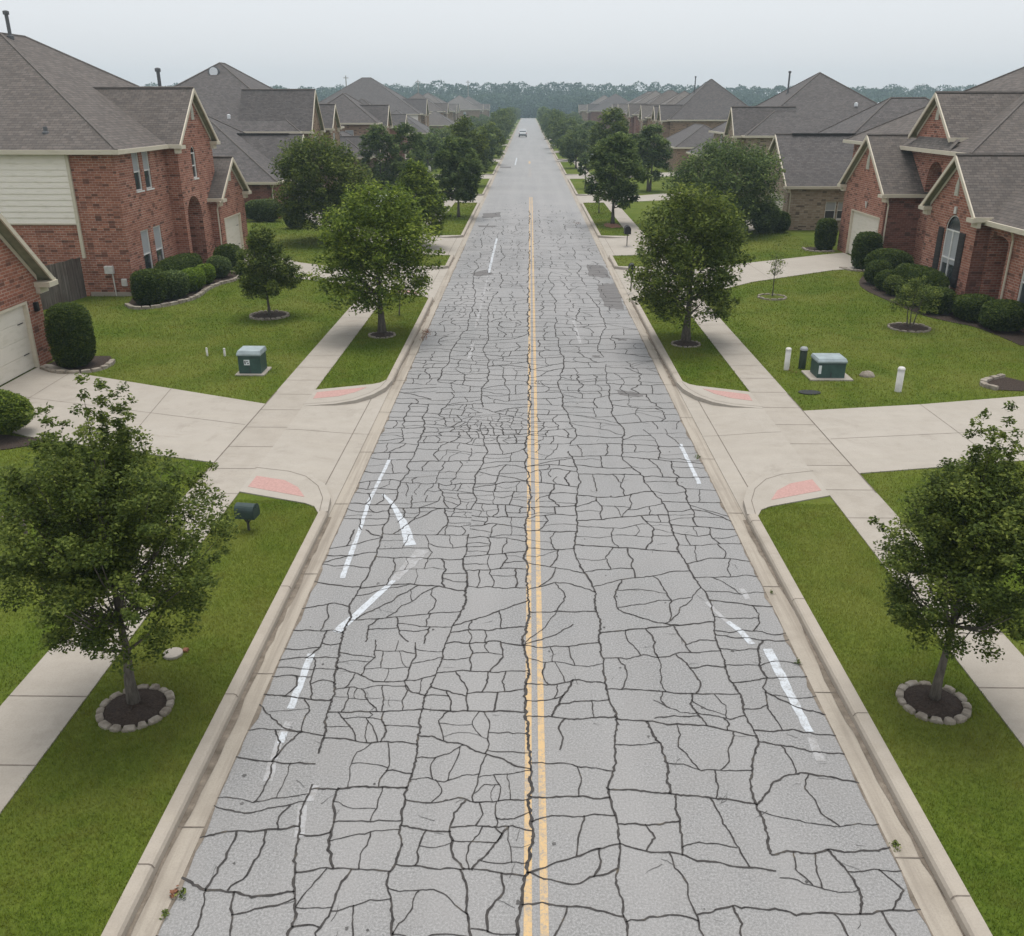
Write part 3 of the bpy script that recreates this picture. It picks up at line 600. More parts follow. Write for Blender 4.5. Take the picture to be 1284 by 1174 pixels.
# driveways behind the sidewalk
def driveway(pts, joints=()):
    mb = MB(); mb.prism(pts, -.02, .158)
    for a, b in joints: ribbon(mb, [a, b], .016, .162, 1)
    return structure(mb.build('driveway', [M['concrete'], M['joint']]))
DW = []
DW.append([(SL1, 25.5), (-11.25, 27.0), (-14.88, 28.6), (-16.45, 29.75), (-16.75, 29.8), (-16.75, 24.4), (-13.5, 22.55), (-11, 21.7), (SL1, 20.75)])
driveway(DW[-1], [((-11.25, 27.0), (-10.6, 21.6)), ((-7.9, 23.6), (-16.6, 26.4)), ((-15.3, 28.8), (-15.2, 23.6))])
DW.append([(SL1, 44.2), (-11.35, 46.1), (-13.4, 47.6), (-17.2, 51.7), (-17.2, 56.3), (-13.0, 51.4), (-10.7, 49.9), (SL1, 48.9)])
driveway(DW[-1], [((-11.0, 46.0), (-10.7, 49.9))])
DW.append([(SL1, 56.6), (-12, 61.2), (-19.4, 76.2), (-19.4, 82.6), (-14.5, 70), (-11, 64.5), (SL1, 61.2)])
driveway(DW[-1])
DW.append([(SR1, 25.1), (11.83, 25.76), (15.34, 26.64), (24, 28.4), (24, 22.6), (15.0, 21.4), (12.59, 21.22), (SR1, 20.3)])
driveway(DW[-1], [((11.83, 25.76), (11.9, 21.1)), ((8.2, 22.7), (23, 24.9)), ((15.6, 26.7), (15.6, 21.5))])
DW.append([(SR1, 44.2), (9.74, 44.0), (11.5, 45.8), (16.6, 49.3), (19.25, 50.3), (19.25, 55.5), (17.5, 54.6), (12.5, 51.6), (SR1, 48.8)])
driveway(DW[-1], [((12.6, 46.6), (12.5, 51.4))])
DW.append([(SR1, 56.7), (11, 60.5), (14.4, 64), (18.6, 68.6), (18.6, 73.2), (13.4, 68.5), (10, 63.5), (SR1, 61.2)])
driveway(DW[-1])
for k, (a, b) in enumerate(OPEN[3:10]):
    for tx, sg in ((SL1, -1), (SR1, 1)):
        xe = sg * (18.0 + 2 * (k % 3)); driveway([(tx, a + 1.4), (tx + sg * 2, a + 1.3), (xe, a + 5), (xe, b + 4), (tx + sg * 3, b - 1.4), (tx, b - 1.5)])
# ------------------------------------------------------------------ house kit
# walls and windows live on a plane: axis 'x' (wall faces +-X, runs along Y) or 'y'
def mp(ax, c, f, u, z, o=0.0): return (c + f * o, u, z) if ax == 'x' else (u, c + f * o, z)
def fbox(mb, ax, c, f, u0, u1, z0, z1, o0, o1, mi=0):
    a, b = sorted((c + f * o0, c + f * o1))
    if ax == 'x': mb.box(a, b, u0, u1, z0, z1, mi)
    else: mb.box(u0, u1, a, b, z0, z1, mi)
def wall(mb, ax, c, f, u0, u1, z0, z1, ops=(), mi=0, depth=0.13):
    """wall face with real openings; op = (u0, u1, z0, z1, arch_rise)"""
    us = sorted({u0, u1, *[o[0] for o in ops], *[o[1] for o in ops]}); zs = sorted({z0, z1, *[o[2] for o in ops], *[o[3] for o in ops]})
    for a, b in zip(us[:-1], us[1:]):
        for p, q in zip(zs[:-1], zs[1:]):
            um, zm = (a + b) / 2, (p + q) / 2
            if any(o[0] < um < o[1] and o[2] < zm < o[3] for o in ops): continue
            mb.quad(mp(ax, c, f, a, p), mp(ax, c, f, b, p), mp(ax, c, f, b, q), mp(ax, c, f, a, q), mi)
    for o in ops:
        a, b, p, q = o[:4]; rise = o[4] if len(o) > 4 else 0; d = o[5] if len(o) > 5 else depth
        n = 10
        if rise:
            cu, hw = (a + b) / 2, (b - a) / 2
            arc = [(cu - hw * math.cos(math.pi * k / n), q - rise + rise * math.sin(math.pi * k / n)) for k in range(n + 1)]
            for k in range(n):
                (ua, za), (ub, zb) = arc[k], arc[k + 1]
                mb.quad(mp(ax, c, f, ua, za), mp(ax, c, f, ub, zb), mp(ax, c, f, ub, q), mp(ax, c, f, ua, q), mi)
                mb.quad(mp(ax, c, f, ua, za), mp(ax, c, f, ub, zb), mp(ax, c, f, ub, zb, -d), mp(ax, c, f, ua, za, -d), mi)
            zt = q - rise
        else:
            zt = q; mb.quad(mp(ax, c, f, a, q), mp(ax, c, f, b, q), mp(ax, c, f, b, q, -d), mp(ax, c, f, a, q, -d), mi)
        for u in (a, b): mb.quad(mp(ax, c, f, u, p), mp(ax, c, f, u, zt), mp(ax, c, f, u, zt, -d), mp(ax, c, f, u, p, -d), mi)
        mb.quad(mp(ax, c, f, a, p), mp(ax, c, f, b, p), mp(ax, c, f, b, p, -d), mp(ax, c, f, a, p, -d), mi)
def window(parent, ax, c, f, u0, u1, z0, z1, arch=0.0, blind=0.5, sill=True, label=None):
    fr = MB(); t = 0.055; o0, o1 = -0.12, -0.045
    zt = z1 - arch
    fbox(fr, ax, c, f, u0, u0 + t, z0, zt, o0, o1); fbox(fr, ax, c, f, u1 - t, u1, z0, zt, o0, o1); fbox(fr, ax, c, f, u0 + t, u1 - t, z0, z0 + t, o0, o1)
    fbox(fr, ax, c, f, u0 + t, u1 - t, zt - t, zt, o0, o1); zm = z0 + (zt - z0) * 0.47; fbox(fr, ax, c, f, u0 + t, u1 - t, zm, zm + t, o0, o1)
    if sill: fbox(fr, ax, c, f, u0 - .04, u1 + .04, z0 - .07, z0 - .003, -.1, .05)
    if arch:
        n = 10; cu, hw = (u0 + u1) / 2, (u1 - u0) / 2; A = [(cu - hw * math.cos(math.pi * k / n), zt + arch * math.sin(math.pi * k / n)) for k in range(n + 1)]
        B = [(cu - (hw - t) * math.cos(math.pi * k / n), zt + (arch - t) * math.sin(math.pi * k / n)) for k in range(n + 1)]
        for k in range(n): fr.quad(*[mp(ax, c, f, q[0], q[1], o1) for q in (A[k], A[k + 1], B[k + 1], B[k])])
    w = fr.build('window', M['trim_white'], parent)
    if label: w['label'] = label
    g = MB(); g.quad(mp(ax, c, f, u0, z0, -.1), mp(ax, c, f, u1, z0, -.1), mp(ax, c, f, u1, zt, -.1), mp(ax, c, f, u0, zt, -.1))
    if arch: g.add([mp(ax, c, f, q[0], q[1], -.1) for q in A], [tuple(range(len(A)))])
    g.build('pane', M['glass'], w)
    if blind:
        zb = z0 + (zt - z0) * (1 - blind)
        MB().quad(mp(ax, c, f, u0 + t, zb, -.092), mp(ax, c, f, u1 - t, zb, -.092), mp(ax, c, f, u1 - t, zt - t, -.092), mp(ax, c, f, u0 + t, zt - t, -.092)).build('blind', M['blind'], w)
    return w
def garage_door(parent, ax, c, f, u0, u1, z0, z1, o=-0.12):
    g = MB(); n = 4; h = (z1 - z0) / n
    for i in range(n):
        fbox(g, ax, c, f, u0, u1, z0 + i * h + .012, z0 + (i + 1) * h - .004, o - .05, o)
        fbox(g, ax, c, f, u0, u1, z0 + (i + 1) * h - .004, z0 + (i + 1) * h + .012, o - .05, o - .015)
    d = g.build('garage_door', M['garage'], parent)
    u = u1 - .35 if f > 0 else u0 + .35
    for zz in (z0 + h * .98, z0 + h * 2.9): hd = MB(); fbox(hd, ax, c, f, u - .16, u + .16, zz, zz + .025, o + .001, o + .02); hd.build('handle', M['black'], d)
    fr = MB(); t = .09
    fbox(fr, ax, c, f, u0 - t, u0 - .002, z0, z1 + t, o - .04, .015); fbox(fr, ax, c, f, u1 + .002, u1 + t, z0, z1 + t, o - .04, .015); fbox(fr, ax, c, f, u0, u1, z1 + .002, z1 + t, o - .04, .015)
    fr.build('door_frame', M['trim'], d); return d
def hip_roof(rf, tr, x0, x1, y0, y1, ze, pitch, fascia=True):
    """mi 0 shingles, 1 ridge caps; eave rectangle is already the overhung one"""
    W, L = x1 - x0, y1 - y0; d = min(W, L) / 2; h = pitch * d
    if L >= W: A, B = ((x0 + x1) / 2, y0 + d, ze + h), ((x0 + x1) / 2, y1 - d, ze + h)
    else: A, B = (x0 + d, (y0 + y1) / 2, ze + h), (x1 - d, (y0 + y1) / 2, ze + h)
    c = [(x0, y0, ze), (x1, y0, ze), (x1, y1, ze), (x0, y1, ze)]
    if L >= W: rf.tri(c[0], c[1], A); rf.quad(c[1], c[2], B, A); rf.tri(c[2], c[3], B); rf.quad(c[3], c[0], A, B); hips = [(c[0], A), (c[1], A), (c[2], B), (c[3], B)]
    else: rf.quad(c[0], c[1], B, A); rf.tri(c[1], c[2], B); rf.quad(c[2], c[3], A, B); rf.tri(c[3], c[0], A); hips = [(c[0], A), (c[3], A), (c[1], B), (c[2], B)]
    for a, b in hips + [(A, B)]:
        if (Vector(a) - Vector(b)).length > .1: rf.tube([(a[0], a[1], a[2] + .01), (b[0], b[1], b[2] + .01)], .075, 5, 1)
    if fascia: eave_trim(tr, x0, x1, y0, y1, ze)
    return A, B
def eave_trim(tr, x0, x1, y0, y1, ze, dep=0.17):
    t = .1
    tr.box(x0 - t, x1 + t, y0 - t, y0, ze - dep, ze + .02); tr.box(x0 - t, x1 + t, y1, y1 + t, ze - dep, ze + .02)
    tr.box(x0 - t, x0, y0, y1, ze - dep, ze + .02); tr.box(x1, x1 + t, y0, y1, ze - dep, ze + .02)
    tr.quad((x0, y0, ze - dep + .02), (x1, y0, ze - dep + .02), (x1, y1, ze - dep + .02), (x0, y1, ze - dep + .02), 1)
def gable(rf, tr, wl, s, xf, xb, yc, hw, zt, za, ov=0.32, wmi=0, vent=None, ret=True, wt=None):
    """street-facing gable: s=+1 faces +X.  zt = height of the roof edge tips, hw = half width to the tips"""
    m = (za - zt) / hw; xo = xf + s * ov; th = .11
    for d in (-1, 1):
        tip = yc + d * hw
        rf.quad((xo, yc, za), (xb, yc, za), (xb, tip, zt), (xo, tip, zt))
        tr.quad((xo, yc, za - th), (xb, yc, za - th), (xb, tip, zt - th), (xo, tip, zt - th), 1)
        # rake board on the front edge, frieze board on the wall, eave board along the side
        q = [(yc, za + .015), (tip, zt + .015), (tip, zt - .2), (yc, za - .2 - .0)]
        tr.add([(xo + s * .03, y, z) for y, z in q] + [(xo - s * .03, y, z) for y, z in q], [(0, 1, 2, 3), (4, 5, 6, 7), (0, 1, 5, 4), (2, 3, 7, 6), (1, 2, 6, 5)])
        q = [(yc, za - .16), (tip - d * .35, zt + m * .35 - .16), (tip - d * .35, zt + m * .35 - .36), (yc, za - .36)]
        tr.add([(xf + s * .035, y, z) for y, z in q], [(0, 1, 2, 3)])
        a, b = sorted((tip, tip + d * .09)); x0_, x1_ = sorted((xo, xb)); tr.box(x0_, x1_, a, b, zt - .17, zt + .02)
        if ret:
            a, b = sorted((tip + d * .06, tip - d * .55)); x0_, x1_ = sorted((xo + s * .08, xf - s * .0)); tr.box(x0_, x1_, a, b, zt - .2, zt - .03); x0_, x1_ = sorted((xf + s * .16, xf)); tr.box(x0_, x1_, a + .05, b - .02, zt - .42, zt - .2)
    rf.tube([(xo, yc, za + .02), (xb, yc, za + .02)], .07, 5, 1)
    wt = zt if wt is None else wt; e = hw - .3; ze_ = max(zt + m * .3, wt + .001)
    wl.add([(xf, yc - e, wt), (xf, yc + e, wt), (xf, yc + e, ze_), (xf, yc, za - .1), (xf, yc - e, ze_)], [(0, 1, 2, 3, 4)], wmi)
    return m
def gvent(root, s, xf, yc, z0, z1, hw=.2):
    g = MB(); x = xf + s * .04
    P = [(yc - hw, z0), (yc + hw, z0), (yc + hw * .75, z0 + (z1 - z0) * .6), (yc, z1), (yc - hw * .75, z0 + (z1 - z0) * .6)]
    g.add([(x, y, z) for y, z in P] + [(xf, y, z) for y, z in P], [tuple(range(5))] + [(i, (i + 1) % 5, 5 + (i + 1) % 5, 5 + i) for i in range(5)])
    for k in range(4):
        z = z0 + .1 + k * (z1 - z0) * .13; a, b = sorted((x, x + s * .02)); g.box(a, b, yc - hw * .7, yc + hw * .7, z, z + .04)
    return g.build('gable_vent', M['louver'], root)
def spout(root, x, y, zt, zb=.15, s=1, kick=.25):
    d = MB(); d.tube([(x + s * .3, y - .25, zt), (x + s * .12, y - .12, zt - .18), (x, y, zt - .42), (x, y, zb + .25), (x + s * .1, y - kick, zb + .06)], .045, 6)
    return d.build('downspout', M['trim'], root)
def roof_pipe(root, x, y, z, h, cap=True):
    d = MB(); d.lathe([(.17, -.25), (.17, .02), (.09, .06), (.09, h)] + ([(.15, h), (.15, h + .16), (.05, h + .2)] if cap else []), (x, y, z), 12)
    return d.build('vent_pipe', M['metal_pipe'], root)
def finish(root, wl, rf, tr, wmats, rmat, base=True):
    wl.build('wall', wmats, root); rf.build('roof', [rmat, M['ridge']], root); tr.build('eave_trim', [M['trim'], M['soffit']], root)
def boxwalls(wl, x0, x1, y0, y1, z0, z1, mi=0, skip=()):
    if 'y0' not in skip: wall(wl, 'y', y0, -1, x0, x1, z0, z1, (), mi)
    if 'y1' not in skip: wall(wl, 'y', y1, 1, x0, x1, z0, z1, (), mi)
    if 'x0' not in skip: wall(wl, 'x', x0, -1, y0, y1, z0, z1, (), mi)
    if 'x1' not in skip: wall(wl, 'x', x1, 1, y0, y1, z0, z1, (), mi)
BZ = 0.0

# ------------------------------------------------------------------ left, second plot: two-storey brick house with cream siding on its end wall
def house_l1():
    rt = thing('brick_house', 'two-storey red brick house with cream siding on its upper end wall', 'house', (0, 0, 0), 'houses along the street')
    wl, rf, tr = MB(), MB(), MB()
    X, Y = -18.42, 41.73
    ww = [(43.62, 44.42, 4.7, 6.45), (44.82, 45.62, 4.7, 6.45), (43.34, 44.32, .72, 2.9), (44.88, 45.86, .72, 2.9)]
    wall(wl, 'x', X, 1, Y, 47.6, BZ, 6.6, ww); wall(wl, 'x', -22.9, 1, 53.0, 61.2, BZ, 9.3); wl.quad((-22.9, 53.0, BZ), (X, 53.0, BZ), (X, 53.0, 6.6), (-22.9, 53.0, 9.35))
    wall(wl, 'y', Y, -1, -20.5, X, BZ, 6.6); wall(wl, 'y', Y, -1, -35.6, -20.5, BZ, 3.45); wall(wl, 'y', 61.2, 1, -35.6, -22.9, BZ, 6.6); wall(wl, 'x', -35.6, -1, Y, 61.2, BZ, 6.6)
    for i, (a, b, c, d) in enumerate(ww): window(rt, 'x', X, 1, a, b, c, d, blind=.5)
    # bay with the tall entry arch
    XB = -17.75
    wall(wl, 'y', 47.6, -1, X, XB, BZ, 6.6); wall(wl, 'y', 53.0, 1, X, XB, BZ, 6.6)
    wall(wl, 'x', XB, 1, 47.6, 53.0, BZ, 6.75, [(48.0, 50.15, BZ, 4.0, 1.07, .9), (49.55, 50.2, 4.85, 6.45, .32)])
    window(rt, 'x', XB, 1, 49.55, 50.2, 4.85, 6.45, .32, blind=0)
    en = MB(); en.quad((XB - .9, 47.9, BZ), (XB - .9, 50.3, BZ), (XB - .9, 50.3, 4.1), (XB - .9, 47.9, 4.1)); en.build('porch_back', M['brick_dark_and_shaded'], rt)  # darker brick paints the shade at the back of the entry arch
    dr = MB(); fbox(dr, 'x', XB - .9, 1, 48.6, 49.6, .2, 2.4, 0, .05); dd = dr.build('front_door', M['door_wood'], rt)
    gable(rf, tr, wl, 1, XB, -22.9, 50.3, 3.0, 6.62, 9.28, wt=6.75); gvent(rt, 1, XB, 50.45, 7.75, 8.75)
    # garage wing
    XG = -17.25
    wall(wl, 'y', 51.55, -1, -18.4, XG, BZ, 3.8); wall(wl, 'y', 56.3, 1, -18.4, XG, BZ, 3.9); wall(wl, 'x', XG, 1, 51.55, 56.3, BZ, 3.8, [(52.15, 55.2, BZ, 2.5)])
    gable(rf, tr, wl, 1, XG, -20.0, 53.92, 2.67, 3.65, 5.68, wt=3.8); gvent(rt, 1, XG, 53.9, 4.4, 5.1, .18); garage_door(rt, 'x', XG, 1, 52.24, 55.11, .16, 2.41)
    spout(rt, XG - .05, 51.35, 3.5, .15, 1)
    k = .585; A1, A2 = (-27.04, 50.32, 6.62 + k * 8.96), (-27.04, 52.64, 6.62 + k * 8.96); zc = 6.62 + k * 4.82
    P = [(-36, 41.36, 6.62), (-18.08, 41.36, 6.62), (-18.08, 53.2, 6.62), (-22.9, 53.2, zc), (-22.9, 56.78, zc), (-36, 61.6, 6.62), (-22.9, 61.6, 6.62)]
    rf.tri(P[0], P[1], A1); rf.add([P[1], P[2], P[3], P[4], A2, A1], [(0, 1, 2, 3, 4, 5)]); rf.add([P[4], P[6], P[5], A2], [(0, 1, 2, 3)]); rf.quad(P[5], P[0], A1, A2)
    for a, b in ((P[0], A1), (P[1], A1), (A1, A2), (A2, P[4])): rf.tube([a, b], .075, 5, 1)
    t = .1; z0, z1 = 6.45, 6.64
    tr.box(-36.1, -18.08 + t, 41.36 - t, 41.36, z0, z1); tr.box(-18.08, -18.08 + t, 41.36, 53.2, z0, z1); tr.quad((-36, 41.36, z0 + .02), (-18.08, 41.36, z0 + .02), (-18.08, 53.2, z0 + .02), (-36, 53.2, z0 + .02), 1)
    # siding, lapped boards, and corner boards
    sd_ = MB(); z = 3.45
    while z < 6.55:
        z1 = min(z + .26, 6.56); sd_.quad((-35.6, Y - .065, z), (-20.55, Y - .065, z), (-20.55, Y - .03, z1), (-35.6, Y - .03, z1)); sd_.quad((-35.6, Y - .03, z), (-20.55, Y - .03, z), (-20.55, Y - .065, z), (-35.6, Y - .065, z)); z += .26
    sd_.build('siding', M['siding'], rt)
    cb = MB(); cb.box(-20.58, -20.44, Y - .1, Y, 1.9, 6.5); cb.box(-35.6, -20.58, Y - .08, Y, 3.4, 3.46); cb.build('corner_board', M['trim'], rt)
    mb_ = MB(); mb_.rbox(-19.62, -19.22, Y - .2, Y, 1.2, 1.55, .02); mb_.tube([(-19.3, Y - .1, 1.25), (-19.28, Y - .1, .15)], .03, 6); mb_.build('meter_box', M['white_plastic'], rt)
    m2 = MB(); m2.rbox(-18.95, -18.7, Y - .12, Y, .62, .95, .02); m2.build('meter_box', M['white_plastic'], rt)
    fd = MB(); fd.box(-20.5, X + .02, Y - .05, Y, -.05, .32); fd.box(X, X + .04, Y, 47.6, -.05, .3); fd.build('foundation', M['kerb'], rt)
    mv = MB(); mv.box(-22.9, -18.6, 50.30, 50.60, 9.27, 9.36); mv.build('ridge_vent', M['ridge_vent'], rt)
    roof_pipe(rt, -26.7, 50.6, 11.75, 1.0); roof_pipe(rt, -19.6, 51.4, 8.2, 1.9); roof_pipe(rt, -21.7, 42.6, 7.32, .25, False)
    finish(rt, wl, rf, tr, [M['brick']], M['roof_brown'])
house_l1()
# ------------------------------------------------------------------ left, first plot: garage corner at the frame edge
def house_l0():
    rt = thing('brick_house', 'brick garage corner with cream door at the left edge, beside the clipped round bush', 'house', (0, 0, 0), 'houses along the street')
    wl, rf, tr = MB(), MB(), MB(); X = -16.7
    wall(wl, 'x', X, 1, 23.65, 30.35, BZ, 3.1, [(24.6, 29.45, BZ, 2.42)]); wall(wl, 'y', 30.35, 1, -27, X, BZ, 3.1); wall(wl, 'y', 23.9, -1, -27, X, BZ, 3.1); wall(wl, 'x', -27, -1, 23.9, 30.1, BZ, 3.1)
    bk = MB()
    for k in range(34):   # soldier course over the door
        y = 24.5 + k * .148; bk.box(X, X + .03, y + .008, y + .14, 2.44, 2.74)
    bk.build('door_lintel', M['brick'], rt)
    gable(rf, tr, wl, 1, X, -27.4, 27.0, 3.65, 2.95, 6.55, ov=.45, wt=3.1); garage_door(rt, 'x', X, 1, 24.7, 29.35, .16, 2.33); gvent(rt, 1, X, 27.0, 4.6, 5.6, .25)
    lm = MB(); lm.rbox(X, X + .14, 29.78, 29.94, 2.0, 2.3, .02); lm.build('wall_lamp', M['black'], rt)
    finish(rt, wl, rf, tr, [M['brick']], M['roof_brown'])
house_l0()
# ------------------------------------------------------------------ left, third plot
def house_l2():
    rt = thing('brick_house', 'brick house with low hipped wing and round white roof vent, past the house with siding', 'house', (0, 0, 0), 'houses along the street')
    wl, rf, tr = MB(), MB(), MB()
    boxwalls(wl, -34.6, -19.7, 72.36, 84.5, BZ, 2.95); hip_roof(rf, tr, -35, -19.35, 71.95, 87.6, 2.92, .62)
    wall(wl, 'x', -19.3, 1, 77.3, 83.3, BZ, 3.5, [(78.0, 82.6, BZ, 2.5)], 1); wall(wl, 'y', 77.3, -1, -20, -19.3, BZ, 3.5, (), 1)
    gable(rf, tr, wl, 1, -19.3, -25.0, 80.3, 3.3, 3.2, 6.15, wmi=1, wt=3.5); garage_door(rt, 'x', -19.3, 1, 78.1, 82.5, .16, 2.4)
    mv = MB(); mv.box(-24.6, -20.2, 80.15, 80.45, 6.15, 6.24); mv.build('ridge_vent', M['ridge_vent'], rt)
    boxwalls(wl, -38.5, -20.6, 84.6, 104, BZ, 6.25, 1); hip_roof(rf, tr, -39, -20.2, 84.2, 104.4, 6.25, .63)
    for yc, hw, zt, za in ((87.6, 2.7, 6.25, 9.72), (96.2, 2.1, 6.3, 8.5)):
        wall(wl, 'x', -19.6, 1, yc - hw + .3, yc + hw - .3, BZ, zt, [(yc - .5, yc + .5, 4.1, 5.8)], 1); wall(wl, 'y', yc - hw + .3, -1, -20.6, -19.6, BZ, zt, (), 1); window(rt, 'x', -19.6, 1, yc - .5, yc + .5, 4.1, 5.8)
        gable(rf, tr, wl, 1, -19.6, -26, yc, hw, zt, za, wmi=1); gvent(rt, 1, -19.6, yc, za - 1.6, za - .7, .25)
    spout(rt, -19.85, 72.25, 2.8, .15, 1)
    rv = MB(); rv.tube([(-29.77, 92.3, 11.3), (-29.77, 91.9, 11.36)], [.4, .4], 18); rv.tube([(-29.77, 92.5, 11.27), (-29.77, 91.97, 11.35)], [.52, .52], 18, 1); rv.build('round_vent', [M['white_vent'], M['metal_pipe']], rt)
    r2 = MB(); r2.lathe([(.14, 0), (.14, .3), (.05, .34)], (-24.85, 79.37, 7.4), 12); r2.build('roof_vent', M['white_vent'], rt)
    finish(rt, wl, rf, tr, [M['brick_dark_and_shaded'], M['brick_tan']], M['roof_grey'])
house_l2()
# ------------------------------------------------------------------ right, second plot: two-storey brick house at the frame edge
def house_r1():
    rt = thing('brick_house', 'two-storey red brick house with arched shuttered window, behind the clipped hedges on the right', 'house', (0, 0, 0), 'houses along the street')
    wl, rf, tr = MB(), MB(), MB()
    # garage
    XG = 19.3
    wall(wl, 'x', XG, -1, 50.25, 57.0, BZ, 4.2, [(50.75, 55.35, BZ, 2.75)]); wall(wl, 'y', 50.25, -1, XG, 22.4, BZ, 4.2, (), 1); wall(wl, 'y', 57.0, 1, XG, 24, BZ, 4.2)  # camera-facing side in darker brick: its shade is put into the colour
    gable(rf, tr, wl, -1, XG, 25.0, 53.62, 3.68, 4.05, 6.9, wt=4.2); gvent(rt, -1, XG, 53.65, 5.1, 6.1, .22); garage_door(rt, 'x', XG, -1, 50.84, 55.26, .16, 2.66)
    spout(rt, XG + .1, 50.1, 3.9, .15, -1)
    hm = MB()
    for dy, a in ((-.12, .5), (.12, -.5)): hm.tube([(XG - .03, 53.0, 3.05), (XG - .05, 53.0 + dy, 3.4)], .03, 6)
    hm.build('wall_ornament', M['white_plastic'], rt)
    # front gable with the arched window and shutters
    XF = 19.0
    wall(wl, 'x', XF, -1, 39.1, 44.0, BZ, 4.3, [(40.55, 42.0, .9, 3.95, .66)]); wall(wl, 'y', 44.0, 1, XF, 21.2, BZ, 4.2); wall(wl, 'y', 39.1, -1, XF, 19.6, BZ, 4.0, (), 1)  # camera-facing return wall coloured darker to carry its shade
    w = window(rt, 'x', XF, -1, 40.55, 42.0, .9, 3.95, .66, blind=.62); mu = MB(); fbox(mu, 'x', XF, -1, 41.25, 41.32, .95, 3.3, -.09, -.04); mu.build('mullion', M['trim_white'], w)
    for a, b in ((42.08, 42.6), (39.95, 40.47)):
        s_ = MB(); fbox(s_, 'x', XF, -1, a, b, .95, 3.3, .002, .045)
        for k in range(12): fbox(s_, 'x', XF, -1, a + .06, b - .06, 1.05 + k * .185, 1.15 + k * .185, .045, .06)
        s_.build('shutter', M['shutter'], rt)
    ks = MB(); fbox(ks, 'x', XF, -1, 41.17, 41.38, 4.0, 4.3, .002, .06); ks.build('keystone', M['white_plastic'], rt)
    gable(rf, tr, wl, -1, XF, 27.0, 41.55, 2.75, 4.1, 6.45, wt=4.3); gvent(rt, -1, XF, 41.5, 4.75, 5.55, .18)
    mv = MB(); mv.box(20.6, 27, 41.6, 41.9, 6.44, 6.53); mv.build('ridge_vent', M['ridge_vent'], rt)
    # porch range right of the gable
    XP = 19.62
    wall(wl, 'x', XP, -1, 30.0, 39.1, BZ, 3.85, [(37.45, 39.05, .2, 3.45, .28, 1.4), (34.4, 36.05, .9, 3.1)], 0); window(rt, 'x', XP, -1, 34.4, 36.05, .9, 3.1)
    pb = MB(); pb.quad((XP + 1.4, 37.4, .1), (XP + 1.4, 39.1, .1), (XP + 1.4, 39.1, 3.6), (XP + 1.4, 37.4, 3.6)); pb.build('porch_back', M['brick_dark_and_shaded'], rt)  # shade inside the porch arch is painted by the darker brick
    wall(wl, 'y', 30.0, -1, XP, 30, BZ, 3.85)
    hip_roof(rf, tr, 19.25, 33, 29.6, 44.2, 3.98, .68)
    spout(rt, XP - .08, 37.05, 3.85, .15, -1)
    # two-storey body, balcony arch and upper gable
    boxwalls(wl, 21.2, 38, 45.0, 62, BZ, 6.3, 0, ('x0',)); wall(wl, 'x', 21.2, -1, 45.0, 62, BZ, 6.3, [(48.3, 50.1, 3.2, 5.75, .85, .8)])
    ba = MB(); ba.quad((22.0, 48.0, 3.0), (22.0, 50.4, 3.0), (22.0, 50.4, 5.9), (22.0, 48.0, 5.9)); ba.build('balcony_back', M['shadow_room'], rt)  # near-black sheet: painted shade behind the balcony arch
    hip_roof(rf, tr, 20.7, 38.4, 44.6, 62.4, 6.35, .57)
    gable(rf, tr, wl, -1, 21.2, 25.8, 50.0, 2.55, 6.95, 9.05, ret=False, wt=6.3); gvent(rt, -1, 21.2, 50.0, 7.75, 8.45, .2)
    sk = MB(); sk.quad((20.75, 46.9, 6.38), (20.75, 51.9, 6.38), (21.18, 51.9, 6.9), (21.18, 46.9, 6.9)); sk.build('skirt_roof', M['roof_light'], rt)
    finish(rt, wl, rf, tr, [M['brick'], M['brick_dark_and_shaded']], M['roof_brown'])
house_r1()
# ------------------------------------------------------------------ right, third plot: tan stone
def house_r2():
    rt = thing('stone_house', 'single-storey tan stone house with long grey roof, beside the red brick garage', 'house', (0, 0, 0), 'houses along the street')
    wl, rf, tr = MB(), MB(), MB(); X = 18.5
    wall(wl, 'x', X, -1, 66.2, 74.4, BZ, 3.2, [(67.3, 71.8, BZ, 2.4)]); wall(wl, 'y', 66.2, -1, X, 30, BZ, 3.25, [(21.2, 21.95, .9, 2.1), (22.05, 22.8, .9, 2.1)]); wall(wl, 'y', 74.4, 1, X, 24, BZ, 3.2)
    garage_door(rt, 'x', X, -1, 67.4, 71.7, .16, 2.3)
    for a in (21.2, 22.05): window(rt, 'y', 66.2, -1, a, a + .75, .9, 2.1)
    gable(rf, tr, wl, -1, X, 26.0, 70.3, 4.4, 3.15, 6.45, wt=3.2); gvent(rt, -1, X, 70.3, 4.4, 5.4, .22)
    mv = MB(); mv.box(19.4, 24, 70.1, 70.5, 6.45, 6.54); mv.build('ridge_vent', M['ridge_vent'], rt)
    spout(rt, X + .1, 66.05, 3.05, .15, -1)
    boxwalls(wl, 23.2, 37, 71.4, 82.6, BZ, 5.0); hip_roof(rf, tr, 22.7, 37.4, 71.0, 83.0, 5.0, .66)
    rf.quad((26, 65.8, 3.15), (37, 65.8, 3.15), (37, 72, 7.4), (26, 72, 7.4)); tr.box(26, 37, 65.7, 65.8, 2.98, 3.17)
    finish(rt, wl, rf, tr, [M['stone']], M['roof_grey'])
house_r2()
